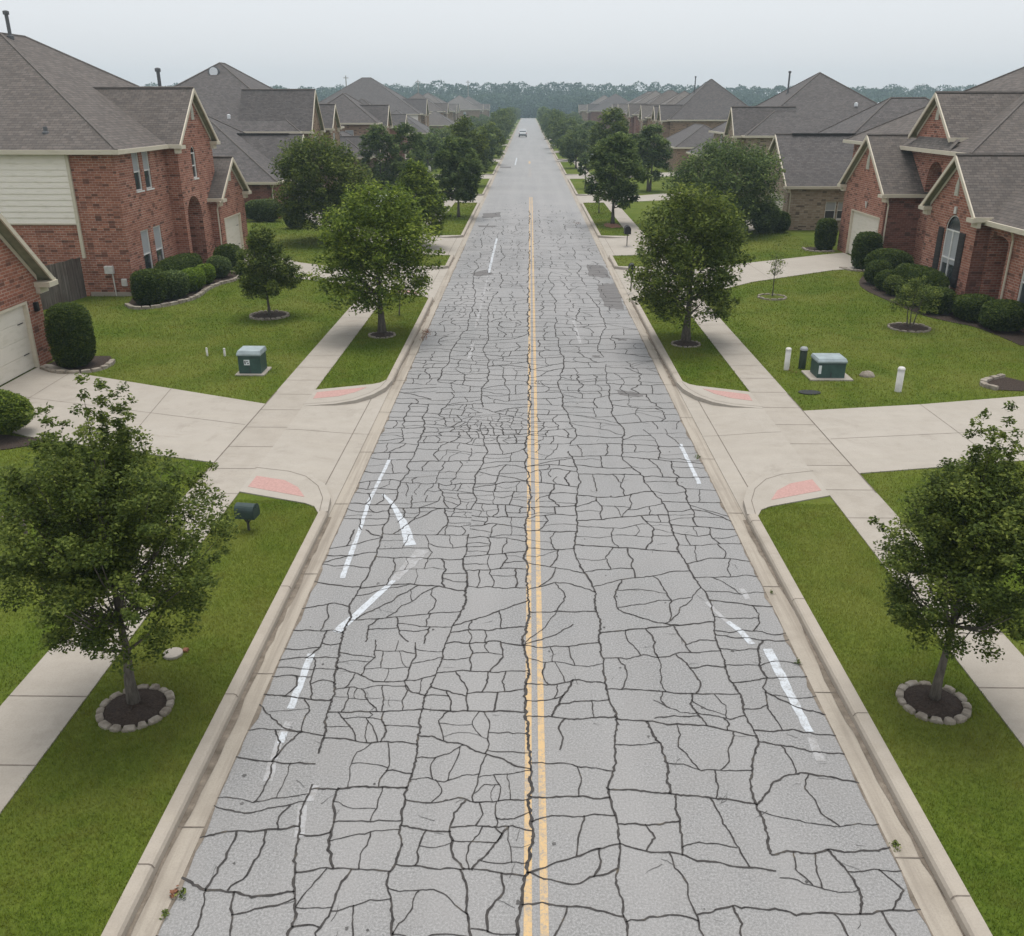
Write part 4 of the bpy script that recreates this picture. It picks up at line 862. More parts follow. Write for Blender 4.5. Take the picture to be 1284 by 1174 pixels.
# ------------------------------------------------------------------ houses further down the street
def far_house(name, label, s, xf, y0, y1, depth, ze, pitch, wmat, rmat, bays=(), wing=None, pipe=None, siding=False, vents=0):
    """s=+1 house on the left (faces +X); xf street wall"""
    rt = thing(name, label, 'house', (0, 0, 0), 'houses along the street'); wl, rf, tr = MB(), MB(), MB()
    xb = xf - s * depth; xa, xc = sorted((xf, xb))
    L = y1 - y0
    ops = [(y0 + L * t - .5, y0 + L * t + .5, z, z + 1.5) for t in (.2, .75) for z in ((.9, 3.9) if ze > 5 else (.9,))]
    ops = [o for o in ops if not any(abs((o[0] + o[1]) / 2 - b[0]) < b[1] + .6 for b in bays)]
    wall(wl, 'x', xf, s, y0, y1, BZ, ze, ops); [window(rt, 'x', xf, s, *o) for o in ops]
    xm = xf - s * depth * .35; ow = [(xm - .5, xm + .5, ze - 2.2, ze - .8)]
    wall(wl, 'y', y0, -1, xa, xc, BZ, ze, ow, 1 if siding else 0); window(rt, 'y', y0, -1, *ow[0]); wall(wl, 'y', y1, 1, xa, xc, BZ, ze); wall(wl, 'x', xb, -s, y0, y1, BZ, ze)
    A, B = hip_roof(rf, tr, xa - .4, xc + .4, y0 - .4, y1 + .4, ze, pitch)
    for yc, hw, zt, za, out, gar in bays:
        xo = xf + s * out
        op = [(yc - hw * .62, yc + hw * .62, BZ, 2.4)] if gar else [(yc - .5, yc + .5, zt - 2.2, zt - .6)]
        wall(wl, 'x', xo, s, yc - hw + .3, yc + hw - .3, BZ, zt, op); wall(wl, 'y', yc - hw + .3, -1, *sorted((xf, xo)), BZ, zt); wall(wl, 'y', yc + hw - .3, 1, *sorted((xf, xo)), BZ, zt)
        if gar: garage_door(rt, 'x', xo, s, op[0][0] + .09, op[0][1] - .09, .16, 2.31)
        else: window(rt, 'x', xo, s, *op[0])
        gable(rf, tr, wl, s, xo, xf - s * min(depth * .45, 5), yc, hw, zt, za); gvent(rt, s, xo, yc, zt + (za - zt) * .45, zt + (za - zt) * .75, .22)
    if wing:
        wx0, wx1, wy0, wy1, we, wp = wing; boxwalls(wl, wx0 + .4, wx1 - .4, wy0 + .4, wy1 - .4, BZ, we); hip_roof(rf, tr, wx0, wx1, wy0, wy1, we, wp)
    if pipe: roof_pipe(rt, A[0] - s * pipe[0], (A[1] + B[1]) / 2 + pipe[1], A[2] - pitch * abs(pipe[0]), pipe[2])
    for k in range(vents): v_ = MB(); v_.lathe([(.18, 0), (.18, .3), (.05, .36)], (A[0] + (2.4 + 2.2 * k), y0 - .4 + (A[2] - ze) * .45 / pitch, ze + (A[2] - ze) * .45), 10); v_.build('roof_vent', M['white_vent'], rt)
    finish(rt, wl, rf, tr, [wmat, M['siding']], rmat)
    return rt
far_house('brick_house', 'grey-roofed brick house with twin small front gables, third beyond the fence on the left', 1, -18.6, 116, 127, 9, 6.4, .68, M['brick_tan'], M['roof_grey'], [(121, 2.2, 6.0, 8.4, .8, False), (108.2, 2.0, 3.1, 5.1, 1.6, True), (112.6, 1.5, 3.1, 4.7, 1.4, False)], (-26, -17.6, 105, 117, 3.0, .6))
far_house('brick_house', 'large house with broad blue-grey hip roof and cream end wall, left side', 1, -23.5, 205, 228, 25, 6.6, .62, M['brick_tan'], M['roof_grey'], [(214, 3, 6.4, 9.6, .8, False)], (-34, -20, 190, 206, 3.2, .6), siding=True)
far_house('brick_house', 'brick house with plain grey hip roof, before the broad blue-grey roof', 1, -20.5, 150, 163, 13, 5.2, .6, M['brick_dark_and_shaded'], M['roof_grey'], [(153, 2.6, 4.6, 7.0, .8, True)], None)
far_house('brick_house', 'tan brick house with pointed hip roof, just past the broad blue-grey roof', 1, -24.4, 274.5, 290, 15.4, 6.6, .62, M['brick_tan'], M['roof_brown'], [(281, 2.6, 6.2, 8.8, .8, False)], (-32, -20, 262, 275, 3.2, .6))
far_house('stone_house', 'stone house with narrow gable and white roof vents, behind the long-roofed stone house', -1, 20.9, 90.4, 107.5, 17, 5.75, .64, M['stone'], M['roof_grey'], [(93.6, 2.3, 5.7, 8.26, .9, False)], (18.8, 27, 98.5, 112, 3.3, .62), (-3, 0, 1.9), vents=2)
far_house('brick_house', 'tan brick house with peaked roof and pipe, right side beyond the stone gable', -1, 21.9, 147.2, 161, 14, 6.3, .8, M['brick_tan'], M['roof_grey'], [(149.8, 2.2, 6.2, 8.4, 1.2, False), (156.5, 2.2, 6.2, 8.2, 1.2, False)], (19.2, 28, 124, 140, 3.3, .6), (-2.4, 0, 2.2))
for lab, s, x, y, L, dp, ze, pt, wm, rm in [
    ('tan brick house with hazy low roof, just past the peaked-roof house on the right', -1, 23, 182, 15, 15, 6.2, .6, 'brick_tan', 'roof_light'),
    ('hazy house with pale twin-sloped roof, first roof past the low hazy roof on the right', -1, 24, 214, 16, 17, 6.4, .6, 'brick_dark_and_shaded', 'roof_brown'),
    ('hazy house with wide brown roof, wider than its right-hand neighbours', -1, 25, 250, 18, 18, 6.4, .58, 'brick_tan', 'roof_light'),
    ('hazy house with low brown roof, third roof past the peaked-roof house on the right', -1, 27, 290, 20, 22, 6.4, .55, 'brick_tan', 'roof_brown'),
    ('hazy house with long brown roof, just past the pointed hip roof on the left', 1, -25, 318, 18, 18, 6.4, .6, 'brick_tan', 'roof_light'),
    ('hazy house with small pale roof by the far right trees, past the small grey one', -1, 21, 372, 18, 18, 6.2, .6, 'brick_tan', 'roof_light'), ('hazy house with small grey roof by the far right trees, past the low brown roof', -1, 22, 334, 18, 18, 6.4, .6, 'brick_dark_and_shaded', 'roof_grey'),
    ('hazy house with small roof at the far left, first beyond the low pale roof', 1, -20, 400, 20, 18, 6.4, .6, 'brick_tan', 'roof_light'), ('hazy house with small roof at the far left, second beyond the low pale roof', 1, -19, 446, 20, 18, 6.4, .6, 'brick_tan', 'roof_brown'),
    ('hazy house with low pale roof before the far left small roofs', 1, -27, 356, 22, 22, 6.4, .55, 'brick_tan', 'roof_brown')]:
    far_house('brick_house', lab, s, x, y, y + L, dp, ze, pt, M[wm], M[rm], [(y + L * .35, 2.5, ze - .4, ze + 2.2, .8, False)])
for lab, x, y, L in [('brown-roofed house in the second row, seen over the stone house roof', 52, 118, 12), ('brown-roofed house in the second row, small above the tall grey hip roof', 74, 232, 16), ('pale-roofed house in the second row beside the peaked roof with pipe', 62, 262, 18)]:
    far_house('brick_house', lab, -1, x, y, y + L, 14, 5.6, .55, M['brick_tan'], M['roof_light'])
# ------------------------------------------------------------------ leaves
def leaf_quads(rng, C, ln, wd, up=1.3):
    """one four-cornered leaf per centre"""
    n = len(C); nr = rng.normal(size=(n, 3)); nr[:, 2] = np.abs(nr[:, 2]) * (1 + up) + up * .3; nr /= np.linalg.norm(nr, axis=1)[:, None]
    a = rng.normal(size=(n, 3)); a -= nr * np.sum(a * nr, axis=1)[:, None]; a /= np.linalg.norm(a, axis=1)[:, None]; b = np.cross(nr, a)
    s = rng.uniform(.65, 1.3, size=(n, 1)); l = a * ln * s / 2; w_ = b * wd * s / 2; k = nr * (wd * .22) * s
    return np.stack([C - l, C + w_ + k, C + l, C - w_ + k], axis=1)
PROFILES = {
    'open': lambda t: np.where(t < .3, .5 + .5 * np.sqrt(np.clip(t / .3, 0, 1)), np.power(np.clip((1 - t) / .7, 0, 1), .72)),
    'round': lambda t: np.sqrt(np.clip(1 - (np.abs(t - .4) / np.where(t < .4, .46, .62)) ** 2.1, 0, 1)),
    'cone': lambda t: np.where(t < .22, .5 + .5 * np.sqrt(np.clip(t / .22, 0, 1)), np.power(np.clip((1 - t) / .78, 0, 1), .8)),
    'wide': lambda t: np.sqrt(np.clip(1 - (np.abs(t - .42) / .6) ** 2.4, 0, 1)),
    'oval': lambda t: np.sqrt(np.clip(1 - (np.abs(t - .45) / .58) ** 2, 0, 1)),
}
def tree_mesh(root, seed, H, Rc, ht, prof, nleaf, ln, lm, tr=0.09, nclus=150, csig=0.24, shoots=0, bend=(0, 0), multi=1, inner=.35, low=1.0, crown='crown', nlimb=12, plumes=0):
    rng = np.random.default_rng(seed); rn = random.Random(seed); pf = PROFILES[prof]
    ch = H - ht; lob = [(rn.uniform(0, 6.28), rn.uniform(.1, .95), rn.uniform(.75, 1.22)) for _ in range(9)]
    def env(t, az):
        r = Rc * float(pf(np.array([t]))[0]); k = 1.0
        for a, tt, s in lob:
            d = (1 - math.cos(az - a)) * 1.1 + ((t - tt) / .2) ** 2
            k += (s - 1) * math.exp(-d * 1.6)
        return r * k
    C = []
    while len(C) < nclus:
        t = rn.random() ** .92; az = rn.uniform(0, 2 * math.pi); r = env(t, az)
        if rn.random() > max(.12, r / Rc) ** 1.1: continue
        u = math.sqrt(rn.uniform(inner ** 2, 1.0))
        if plumes and t > .74: continue
        C.append((r * u * math.cos(az) + bend[0] * t, r * u * math.sin(az) + bend[1] * t, ht + t * ch, 1.0 - .25 * u))
    for p in range(plumes):              # upright leafy boughs standing out of the crown
        az = p * 2.4 + rn.uniform(-.4, .4); q = (.1 if p == 0 else rn.uniform(.22, .95)); tip = ht + ch * (1.0 if p == 0 else 1.0 - .55 * q ** 1.3 + rn.uniform(-.1, .05)); b0 = .25 * q * Rc; z0_ = ht + ch * .3
        for k in range(13):
            t = k / 12; r = b0 + (q * Rc - b0) * t ** .8; s_ = (1.05 - .78 * t) * rn.uniform(.8, 1.1)
            C.append((r * math.cos(az) + bend[0] * t + rn.gauss(0, .03), r * math.sin(az) + bend[1] * t + rn.gauss(0, .03), z0_ + (tip - z0_) * t, max(.28, s_ * .85)))
    for _ in range(shoots):
        az = rn.uniform(0, 6.28); q = rn.uniform(.12, .8); t0 = rn.uniform(.45, .8); r = env(t0, az) * q; L = rn.uniform(.16, .34) * ch; top = ht + ch * (1.0 - .42 * q) + rn.uniform(-.1, .06) * ch
        for k in range(5): C.append((r * (1 + .12 * k) * math.cos(az) + bend[0], r * (1 + .12 * k) * math.sin(az) + bend[1], top - L * (1 - k / 4), .5 - .07 * k))
    for _ in range(shoots):
        az = rn.uniform(0, 6.28); t0 = rn.uniform(.05, .55); r = env(t0, az)
        for k in range(3): C.append((r * (.95 + .13 * k) * math.cos(az) + bend[0] * t0, r * (.95 + .13 * k) * math.sin(az) + bend[1] * t0, ht + t0 * ch + .06 * k, .42 - .06 * k))
    C = np.array(C); per = np.maximum(6, (nleaf * C[:, 3] / C[:, 3].sum()).astype(int)); idx = np.repeat(np.arange(len(C)), per)
    sg = csig * np.clip(C[idx, 3:4], .35, 1.0)
    off = rng.normal(size=(len(idx), 3)); off /= np.linalg.norm(off, axis=1)[:, None]; off *= np.power(rng.uniform(0, 1, size=(len(idx), 1)), .5) * 1.75
    P = C[idx, :3] + off * sg * np.array([1, 1, .8])
    tone = np.clip(rng.normal(.5, .27, size=len(C))[idx] + rng.normal(0, .1, size=len(idx)), 0, 1)
    P = P[P[:, 2] > ht * .72 + .05]; tone = tone[:len(P)] if len(tone) != len(P) else tone
    Q = leaf_quads(rng, P, ln, ln * .56)
    cr = np_mesh(crown, Q, 4, lm, root, tone)
    # trunk, limbs and twigs
    tk = MB(); lean = [rn.uniform(-.06, .06) for _ in range(2)]
    stems = []
    for m in range(multi):
        a = 2 * math.pi * m / max(1, multi); sp = .0 if multi == 1 else .09
        top = (bend[0] * .6 + lean[0] + math.cos(a) * sp * 4, bend[1] * .6 + lean[1] + math.sin(a) * sp * 4, ht + ch * .72)
        base = (math.cos(a) * sp, math.sin(a) * sp, -.06); pth = []
        for k in range(9):
            t = k / 8; pth.append(tuple(base[i] + (top[i] - base[i]) * t + (rn.uniform(-.018, .018) if 0 < k < 8 and i < 2 else 0) for i in range(3)))
        rad = [tr * (1.55 if k == 0 else (1.12 if k == 1 else 1.0 - .82 * (k / 8))) for k in range(9)]
        tk.tube(pth, rad, 9); stems.append(pth)
    pick = rn.sample(range(len(C)), min(nlimb, len(C)))
    for ci in pick:
        st = rn.choice(stems); e = C[ci, :3]; zf = ht * .82 + (e[2] - ht) * .45; k = min(range(9), key=lambda q: abs(st[q][2] - min(zf, st[8][2]))); s = st[k]
        m = (s[0] * .45 + e[0] * .55, s[1] * .45 + e[1] * .55, s[2] * .62 + e[2] * .38)
        r0 = max(tr * .5 * (1 - k / 10), .006); tk.tube([s, ((s[0] + m[0]) / 2, (s[1] + m[1]) / 2, s[2] * .55 + m[2] * .45), m, tuple(e)], [r0, r0 * .75, r0 * .5, r0 * .16], 5)
    tk.build('trunk', M['bark'], root, True)
    return cr
def depth_of(x, y, z=1.0): return float(np.array([x, y, z - EYE_H]) @ _f)
def top_z(x, y, py):
    lo, hi = 0.0, 40.0
    for _ in range(50):
        m = (lo + hi) / 2; d = np.array([x, y, m - EYE_H]); v = 587 - 1120 * (d @ _u) / (d @ _f)
        if v > py: lo = m
        else: hi = m
    return lo
TREE_SPOTS = []
def tree(kind, label, base, top, wpx, prof, nleaf, lm, seed, group=None, trunk_px=None, cat='tree', z0=.13, **kw):
    """base = plan point; top = image row of the top; wpx = crown width, used to size the tree"""
    x, y = base; H = top_z(x, y, top) - z0; dp = depth_of(x, y, H * .55); Rc = wpx / 2 * dp / 1120
    ht = kw.pop('ht', .26) * H
    rt = thing(kind, label, cat, (x, y, z0), group)
    kw.setdefault('ln', max(.07, dp * .0042)); kw.setdefault('csig', Rc * .155)
    tree_mesh(rt, seed, H, Rc - kw['csig'] * 1.0, ht, prof, nleaf, lm=lm, **kw)
    TREE_SPOTS.append((x, y)); return rt
G_ST = 'young trees on the kerb-side lawns'; G_YD = 'trees in the front lawns'
tree('street_tree', 'open upright young oak in a stone ring on the left verge, near the mailbox', gp(169, 884), 472, 328, 'open', 70000, M['leaf_oak'], 5, G_ST, ht=.24, ln=.06, tr=.07, nclus=270, csig=.165, shoots=16, inner=.2, nlimb=70, plumes=13)
tree('street_tree', 'open upright young oak in a stone ring on the right verge, across from the mailbox', gp(1171, 879), 514, 244, 'open', 56000, M['leaf_oak'], 8, G_ST, ht=.27, ln=.06, tr=.06, nclus=230, csig=.155, shoots=14, bend=(.12, .1), inner=.2, nlimb=60, plumes=11)
tree('street_tree', 'dense round bright-green tree on the left verge just past the first driveway', gp(479, 418), 234, 156, 'wide', 24000, M['leaf_fresh'], 21, G_ST, ht=.2, ln=.14, tr=.13, nclus=230, shoots=16, nlimb=24)
tree('street_tree', 'dense round dark-green tree on the right verge just past the first driveway', gp(860, 429), 236, 164, 'wide', 24000, M['leaf_oak'], 22, G_ST, ht=.2, ln=.14, tr=.14, nclus=230, shoots=16, nlimb=24)
tree('yard_tree', 'small neat tree in a stone ring on the front lawn of the house with siding', gp(338, 397), 278, 90, 'cone', 16000, M['leaf_oak'], 23, G_YD, ht=.25, ln=.11, tr=.055, nclus=150, shoots=10, nlimb=20)
tree('yard_tree', 'broad dark tree in the second left lawn, before the low hipped wing', gp(408, 303), 175, 128, 'wide', 26000, M['leaf_oak'], 24, G_YD, ht=.18, ln=.2, tr=.14, nclus=240, shoots=10, nlimb=20)
tree('street_tree', 'light feathery tree on the left verge, half hidden behind the dense bright-green tree', (-6.9, 57.5), 200, 92, 'cone', 17000, M['leaf_fresh'], 25, G_ST, ht=.16, ln=.19, tr=.12, nclus=130, shoots=14)
tree('street_tree', 'dark thin-trunked oval tree on the left verge in front of the small roadside lawn strip', gp(575, 272), 176, 66, 'oval', 14000, M['leaf_dark'], 26, G_ST, ht=.24, ln=.24, tr=.1, nclus=110, shoots=8)
tree('yard_tree', 'wide dark tree on the right, before the stone house garage', gp(906, 292), 182, 142, 'wide', 26000, M['leaf_dark'], 27, G_YD, ht=.12, ln=.21, tr=.15, nclus=240, shoots=10)
tree('street_tree', 'round dark tree over a patch of red mulch on the right verge', gp(768, 281), 172, 82, 'oval', 16000, M['leaf_dark'], 28, G_ST, ht=.24, ln=.23, tr=.12, nclus=130, shoots=8)
tree('street_tree', 'thin young sapling on the right verge beside the red mulch patch', gp(751, 267), 240, 22, 'oval', 900, M['leaf_dark'], 29, G_ST, ht=.5, ln=.16, tr=.05, nclus=24, nlimb=6)
tree('yard_tree', 'two-trunked dark tree behind the round red-mulch tree, right lawns', (12.6, 97), 158, 60, 'round', 8000, M['leaf_dark'], 30, G_YD, ht=.2, ln=.3, tr=.12, nclus=100, multi=2)
tree('yard_tree', 'tall olive-topped tree above the round red-mulch tree, right lawns', (10.4, 118), 140, 62, 'round', 7000, M['leaf_oak'], 31, G_YD, ht=.2, ln=.36, tr=.15, nclus=90)
tree('yard_tree', 'left one of the paired dark trees before the broad blue-grey roof', (-13.8, 88), 160, 56, 'round', 7000, M['leaf_dark'], 32, G_YD, ht=.05, ln=.28, tr=.12, nclus=90)
tree('yard_tree', 'right one of the paired dark trees before the broad blue-grey roof', (-11.4, 90), 153, 58, 'oval', 7000, M['leaf_dark'], 33, G_YD, ht=.05, ln=.28, tr=.12, nclus=90)
tree('street_tree', 'big rounded olive tree leaning over the left kerb, beyond the dark oval tree', (-6.6, 103), 150, 70, 'round', 9000, M['leaf_oak'], 34, G_ST, ht=.1, ln=.32, tr=.15, nclus=110)
tree('street_tree', 'dark bushy tree on the right verge beside the pale parked cars', (6.9, 152), 168, 40, 'round', 5000, M['leaf_dark'], 35, G_ST, ht=.12, ln=.4, tr=.14, nclus=70)
tree('street_tree', 'small leaning tree on the right verge before the second narrow driveway', (6.2, 100), 192, 26, 'oval', 1500, M['leaf_dark'], 36, G_ST, ht=.4, ln=.26, tr=.08, nclus=30)
# further verge and yard trees: shared meshes, copied
PR = []
for k, (prof, mat, sd_) in enumerate([('round', 'leaf_oak', 51), ('oval', 'leaf_dark', 52), ('wide', 'leaf_far', 53), ('round', 'leaf_far', 54)]): PR.append((prof, mat, sd_))
protos = {}
def far_tree(kind, label, x, y, H, Rc, k, rz, group):
    if k not in protos:
        prof, mat, sd_ = PR[k]; rt = thing(kind, label, 'tree', (x, y, .13), group); tree_mesh(rt, sd_, 6.0, 2.6, .7, prof, 3600, .42, M[mat], tr=.14, nclus=70, csig=.52, nlimb=6); protos[k] = rt
        rt.scale = (Rc / 2.9, Rc / 2.9, H / 6.0); rt.rotation_euler = (0, 0, rz); return rt
    r = dup(protos[k], (x, y, .13), rz, (Rc / 2.9, Rc / 2.9, H / 6.0), label, group); r.name = kind; return r
ORD = ['first', 'second', 'third', 'fourth', 'fifth', 'sixth', 'seventh', 'eighth', 'ninth', 'tenth', 'eleventh', 'twelfth', 'thirteenth', 'fourteenth', 'fifteenth', 'sixteenth', 'seventeenth', 'eighteenth', 'nineteenth', 'twentieth']
rt_ = random.Random(4)
for s, yl, nm in ((-1, [128, 143, 160, 186, 203, 222, 246, 270, 296, 326, 360, 400, 450, 510], 'left'), (1, [133, 178, 197, 224, 250, 278, 310, 345, 385, 430, 490], 'right')):
    for i, y in enumerate(yl):
        what = 'big rounded olive tree beyond the leaning one' if s < 0 else 'tree beyond the pale parked cars'
        ref = 'beyond the leaning olive tree' if s < 0 else 'past the peaked-roof house'
        far_tree('street_tree', f'{ORD[i]} hazy rounded tree along the {nm} kerb, counting away {ref}', s * rt_.uniform(5.9, 6.9), y, (rt_.uniform(4.8, 6.2) if y < 200 else rt_.uniform(6.0, 7.6)), rt_.uniform(2.2, 3.0), rt_.randrange(4), rt_.uniform(0, 6), 'trees lining the far street')
ny = {'left': 0, 'right': 0}
yards = [(-12.5, 118), (-13, 134), (-14, 150), (-12, 168), (-15.5, 176), (-13, 192), (-12, 212), (-15, 236), (-12.5, 262), (-17, 300), (-14, 336), (-18, 385), (-24, 430), (-14, 470),
         (13, 140), (11.5, 160), (15, 172), (12.5, 192), (12, 222), (16, 236), (13, 262), (12.5, 300), (17, 332), (14, 372), (20, 420), (15, 470)]
for x, y in yards:
    nm = 'left' if x < 0 else 'right'; i = ny[nm]; ny[nm] += 1
    far_tree('yard_tree', f'{ORD[i]} hazy tree among the far {nm} houses, counting from the near end', x, y, rt_.uniform(3.8, 5.4), rt_.uniform(2.1, 3.0), rt_.randrange(4), rt_.uniform(0, 6), 'trees among the far houses')
# saplings
def sapling(label, base, H, R_, n, seed, multi=1, ht=.35, mat='leaf_oak', ln=.09, nclus=30):
    rt = thing('sapling', label, 'sapling', (*base, .13)); tree_mesh(rt, seed, H, R_, ht * H, 'oval', n, ln, M[mat], tr=.028, nclus=nclus, csig=.15, multi=multi, nlimb=14, inner=.1); TREE_SPOTS.append(base); return rt
sapling('sparse thin sapling in a small stone ring by the right lawn driveway', gp(968, 373), 2.55, .42, 420, 61, ht=.38, ln=.1)
sapling('low multi-stemmed young tree in a stone ring beside the dark hedges', gp(1140, 411), 2.0, .95, 3200, 62, 3, .3, 'leaf_oak', .09, 60)
sapling('tiny sapling with one tuft on the left verge, behind the bright-green tree trunk', gp(501, 395), 1.5, .16, 240, 63, ht=.6, mat='leaf_dark', nclus=10)

# ------------------------------------------------------------------ bushes
def bush(name, label, x, y, z0, sx, sy, h, lm, seed, boxy=2.6, ln=.07, dens=1.0, group=None, rz=0.0, cat='bush', lump=.1):
    rng = np.random.default_rng(seed); rn = random.Random(seed); A = 2 * (sx * sy) * .9 + 2.6 * (sx + sy) * h; n = int(A * 900 * dens * (.07 / ln) ** 2)
    u = rng.normal(size=(n, 3)); u /= np.linalg.norm(u, axis=1)[:, None]
    k = np.power(np.sum(np.abs(u) ** boxy, axis=1), -1 / boxy)[:, None]; d = u * k
    lob = [(rng.normal(size=3), rn.uniform(-1, 1)) for _ in range(14)]; f = np.ones(n); tn = np.zeros(n)
    for v, s in lob:
        v = v / np.linalg.norm(v); e = np.exp(-(1 - u @ v) * 9); f += lump * s * e; tn += .25 * s * e
    r = f * (1 - .16 * rng.random(n) ** 1.5) * rng.normal(1.0, .018, n)
    P = d * r[:, None] * np.array([sx / 2, sy / 2, h / 2]) + np.array([0, 0, h / 2]); P[:, 2] = np.maximum(P[:, 2], .02)
    Q = leaf_quads(rng, P, ln, ln * .6).reshape(-1, 3)
    o = np_mesh(name, Q, 4, [lm], None, np.clip(.5 + tn * .6 + rng.normal(0, .14, n), 0, 1))
    # solid filler body in leaf colour, added so no light leaks through
    me = o.data; nb = 10; m = MB()
    prof = []
    for i in range(nb + 1):
        ph = -math.pi / 2 + math.pi * i / nb
        for j in range(16):
            th = 2 * math.pi * j / 16; q = np.array([math.cos(ph) * math.cos(th), math.cos(ph) * math.sin(th), math.sin(ph)]); kk = float(np.power(np.sum(np.abs(q) ** boxy), -1 / boxy)); prof.append(tuple(q * kk * .8 * np.array([sx / 2, sy / 2, h / 2]) + np.array([0, 0, h / 2])))
    m.add(prof, [(i * 16 + j, i * 16 + (j + 1) % 16, (i + 1) * 16 + (j + 1) % 16, (i + 1) * 16 + j) for i in range(nb) for j in range(16)])
    c = m.build('filler_core', lm, o); o.location = (x, y, z0); o.rotation_euler = (0, 0, rz); tag(o, label, cat, group); return o
bush('clipped_bush', 'tall clipped drum-shaped bush beside the brick garage corner at the left edge', -15.5, 29.6, .15, 1.3, 1.3, 2.12, M['leaf_hedge'], 1, 3.6, .075, 1.15, lump=.04)
bush('shrub', 'loose bright shrub at the left edge below the garage driveway', -14.25, 22.7, .2, 1.7, 1.6, 1.15, M['leaf_fresh'], 2, 1.9, .085, .8, lump=.35)
GH = 'clipped shrubs in the house beds'
for q in [('square clipped bush at the near end of the left house bed', -17.0, 39.95, 1.35, 1.35, 1.5, 'leaf_hedge', 3.4), ('dark rounded bush between the square bush and the golden shrub', -16.45, 41.3, 1.5, 1.6, 1.25, 'leaf_dark', 2.6),
          ('long dark hedge against the wall under the lower windows of the left house', -17.3, 44.6, 1.3, 4.6, 1.35, 'leaf_hedge', 3.2), ('golden-green shrub at the front of the left bed, the nearer one', -16.15, 43.0, 1.15, 1.7, 1.05, 'leaf_gold', 2.6),
          ('smaller golden-green shrub at the front of the left bed, the farther one', -16.15, 44.9, .95, 1.3, .95, 'leaf_gold', 2.4), ('dark round bush before the entry arch of the left house', -16.0, 46.6, 1.25, 1.4, 1.1, 'leaf_dark', 2.2), ('round bush at the far end of the left bed, by the garage downspout', -16.2, 48.9, 1.5, 1.6, 1.35, 'leaf_hedge', 2.2),
          ('long raised hedge under the arched window on the right', 18.2, 41.8, 1.35, 4.6, 1.45, 'leaf_hedge', 3.0), ('loose mounded bush before the dark garage side wall on the right', 18.9, 47.6, 2.4, 2.0, 1.4, 'leaf_hedge', 2.2), ('low rounded bush at the far tip of the right bed', 17.5, 45.2, 1.25, 1.3, 1.2, 'leaf_hedge', 2.4),
          ('rounded bush second from the far tip of the right bed', 17.35, 43.7, 1.0, 1.1, .95, 'leaf_hedge', 2.3), ('small rounded bush third from the far tip of the right bed', 17.35, 42.5, 1.0, 1.1, .9, 'leaf_oak', 2.3), ('rounded bush behind the multi-stemmed young tree', 17.35, 40.3, 1.1, 1.2, 1.0, 'leaf_hedge', 2.3),
          ('flat-topped bush right of the multi-stemmed young tree', 17.7, 38.7, 1.5, 1.5, 1.05, 'leaf_hedge', 3.0), ('clipped hedge below the porch on the right', 18.7, 37.3, 1.6, 1.5, 1.0, 'leaf_hedge', 3.4), ('clipped hedge at the right edge below the end window', 19.0, 35.6, 1.5, 1.9, 1.1, 'leaf_hedge', 3.4)]:
    bush('bed_shrub', q[0], q[1], q[2], .15, q[3], q[4], q[5], M[q[6]], len(q[0]) * 7 + int(q[2] * 3), q[7], .095, 1.0, GH)
bush('clipped_bush', 'clipped drum-shaped bush on stones beside the cream garage door on the right', 18.5, 49.8, .15, 1.4, 1.4, 1.95, M['leaf_hedge'], 41, 3.6, .1, 1.1, lump=.04)
bush('clipped_bush', 'clipped drum-shaped bush beyond the garage driveway on the right', 18.4, 56.7, .15, 1.2, 1.2, 1.9, M['leaf_hedge'], 42, 3.6, .1, 1.1, lump=.04)
bush('shrub', 'dark slanting shrub by the stone house garage', 16.6, 64.6, .15, 1.9, 1.7, 2.0, M['leaf_dark'], 43, 2.2, .13, 1.0, lump=.25)
bush('shrub', 'round shrub at the stone house corner downspout', 17.75, 64.9, .15, 1.45, 1.4, 1.5, M['leaf_hedge'], 44, 2.2, .12, 1.0)
bush('shrub', 'dark shrub at the driveway edge before the low hipped wing', -17.0, 66.6, .15, 1.8, 1.6, 1.8, M['leaf_dark'], 45, 2.2, .13, 1.0, lump=.2)
bush('shrub', 'low shrub against the dark brick wing wall on the left', -20.4, 70.6, .15, 3.0, 1.4, 1.6, M['leaf_dark'], 46, 2.4, .13, 1.0, lump=.2)
bush('shrub', 'dark squared shrub under the paired dark trees', -15.8, 103, .15, 2.2, 2, 2.4, M['leaf_dark'], 47, 3, .2, 1.0)
bush('shrub', 'sprawling shrub at the foot of the wide dark tree on the right', 12.6, 60.5, .15, 3.6, 2.0, 1.3, M['leaf_oak'], 48, 2.2, .13, .8, lump=.25)

